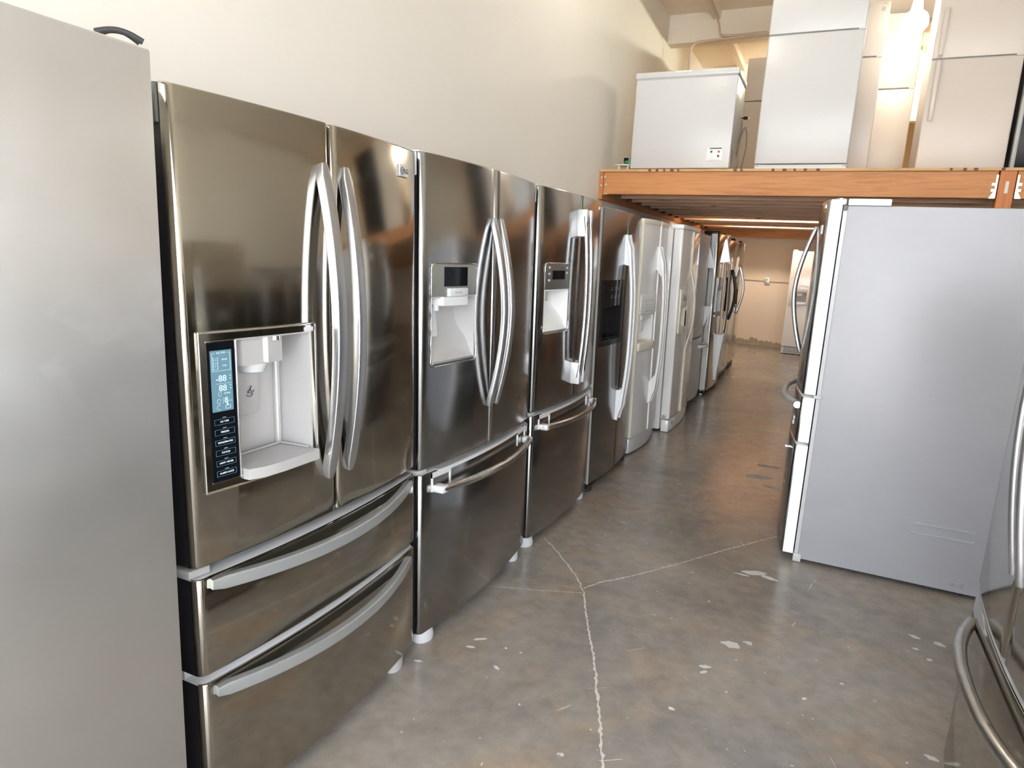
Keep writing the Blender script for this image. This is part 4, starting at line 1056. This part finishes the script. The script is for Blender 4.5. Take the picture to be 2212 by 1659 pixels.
# ------------------------------------------------------------------ fittings
c = MB(); S = 8.66
c.tube([(-.665, S, 3.30), (-.665, S, 3.86), (-.655, S, 3.98), (-.62, S, 4.025), (-.56, S, 4.04), (-.3, S, 4.05), (.2, S, 4.062), (1.3, S, 4.075), (2.6, S, 4.08)], .015, 8)
c.tube([(-.36, 7.0, 4.262), (-.36, 8.0, 4.262), (-.36, 8.55, 4.25), (-.352, 8.645, 4.20), (-.342, S, 4.13), (-.33, S, 4.102), (-.29, S, 4.085), (-.2, S, 4.08), (.2, S, 4.084)], .013, 8)
tag(c.build('electrical_conduit', 'conduit'), 'thin brown conduit running along the deep ceiling beam above the loft', 'conduit')
c = MB(); Y = BACK_Y - .02
c.tube([(-.70, Y, 1.185), (.16, Y, 1.180)], .009, 8); c.tube([(.245, Y, 1.176), (1.6, Y, 1.165)], .009, 8)
tag(c.build('wall_conduit', 'conduit'), 'thin horizontal pipe along the tan back wall either side of the outlet', 'conduit')
b = thing('outlet_box', 'grey electrical outlet box on the tan back wall', 'outlet', (.203, BACK_Y - .006, 1.178))
MB().box(-.045, .045, -.04, 0, -.055, .055, .006, 2).build('box_body', 'galv', b)
for z in (-.022, .022):
    MB().cyl((0, -.04, z), (0, -.044, z), .016, 18).build('socket', 'hinge_grey', b)

b = thing('light_bulb', 'glaring white bulb above the white refrigerators on the loft', 'lamp', (1.60, 7.36, CEIL_Z))
MB().tube([(0, 0, 0), (0, 0, -.50)], .008, 8).build('lamp_cord', 'white_rim', b)
MB().cyl((0, 0, -.48), (0, 0, -.60), .035, 20, 0, .05).build('lamp_holder', 'white_rim', b)
MB().ball((0, 0, -.70), .11, 0, (1, 1, .95)).build('bulb', 'bulb_glow', b)

b = thing('added_strip_light', 'added unseen strip light on shop ceiling along the left wall, in front of the loft', 'lamp', (0.15, 5.0, CEIL_Z), (0, 0, PI / 2))  # out-of-view fixture added to lift the light on the deep wall
MB().box(-.62, .62, -.09, .09, -.05, 0, .004, 1).build('lamp_body', 'white', b)
for yy in (-.04, .04): MB().cyl((-.58, yy, -.07), (.58, yy, -.07), .016, 12).build('tube', 'added_strip_glow', b)
b = thing('added_strip_light', 'added strip light on the ceiling behind the deep beam, hidden by the refrigerators', 'lamp', (1.25, 9.7, CEIL_Z - .28))  # unseen lamp added to brighten the area behind the beam
MB().box(-.6, .6, -.06, .06, -.05, 0, .004, 1).build('lamp_body', 'white', b)
for xx in (-.4, .4): MB().tube([(xx, 0, 0), (xx, 0, .279)], .006, 8).build('hanger_rod', 'galv', b)
MB().cyl((-.56, 0, -.08), (.56, 0, -.08), .02, 12).build('tube', 'added_back_glow', b)

# ------------------------------------------------------------------ unseen row added by the right wall for the polished doors to reflect
def added_row():
    first = None
    names = ['first', 'second', 'third', 'fourth', 'fifth', 'sixth']
    for i in range(6):
        y = .20 + i * .96
        lab = '%s unseen stainless refrigerator from the shop front, added by the right wall for reflections' % names[i]
        if first is None:
            f = Fridge('refrigerator', lab, .91, .80, 1.74, (3.45, y + .91, 0), PI, 0, .034, .07, group='added right wall refrigerators')
            f.slab('door', .002, .451, .70, 1.76, 'steel_mid', 'gasket'); f.slab('door', .459, .908, .70, 1.76, 'steel_mid', 'gasket')
            f.slab('freezer_drawer', .002, .908, .06, .685, 'steel_mid', 'gasket')
            for u in (.42, .49): f.vbar(u, .85, 1.6, .07)
            f.hbar(.1, .81, .62, .07); f.feet((.08, .83), .055)
            first = f.root
        else:
            c_ = copy_tree(first); c_.location = (3.45, y + .91, 0); c_['label'] = lab
added_row()
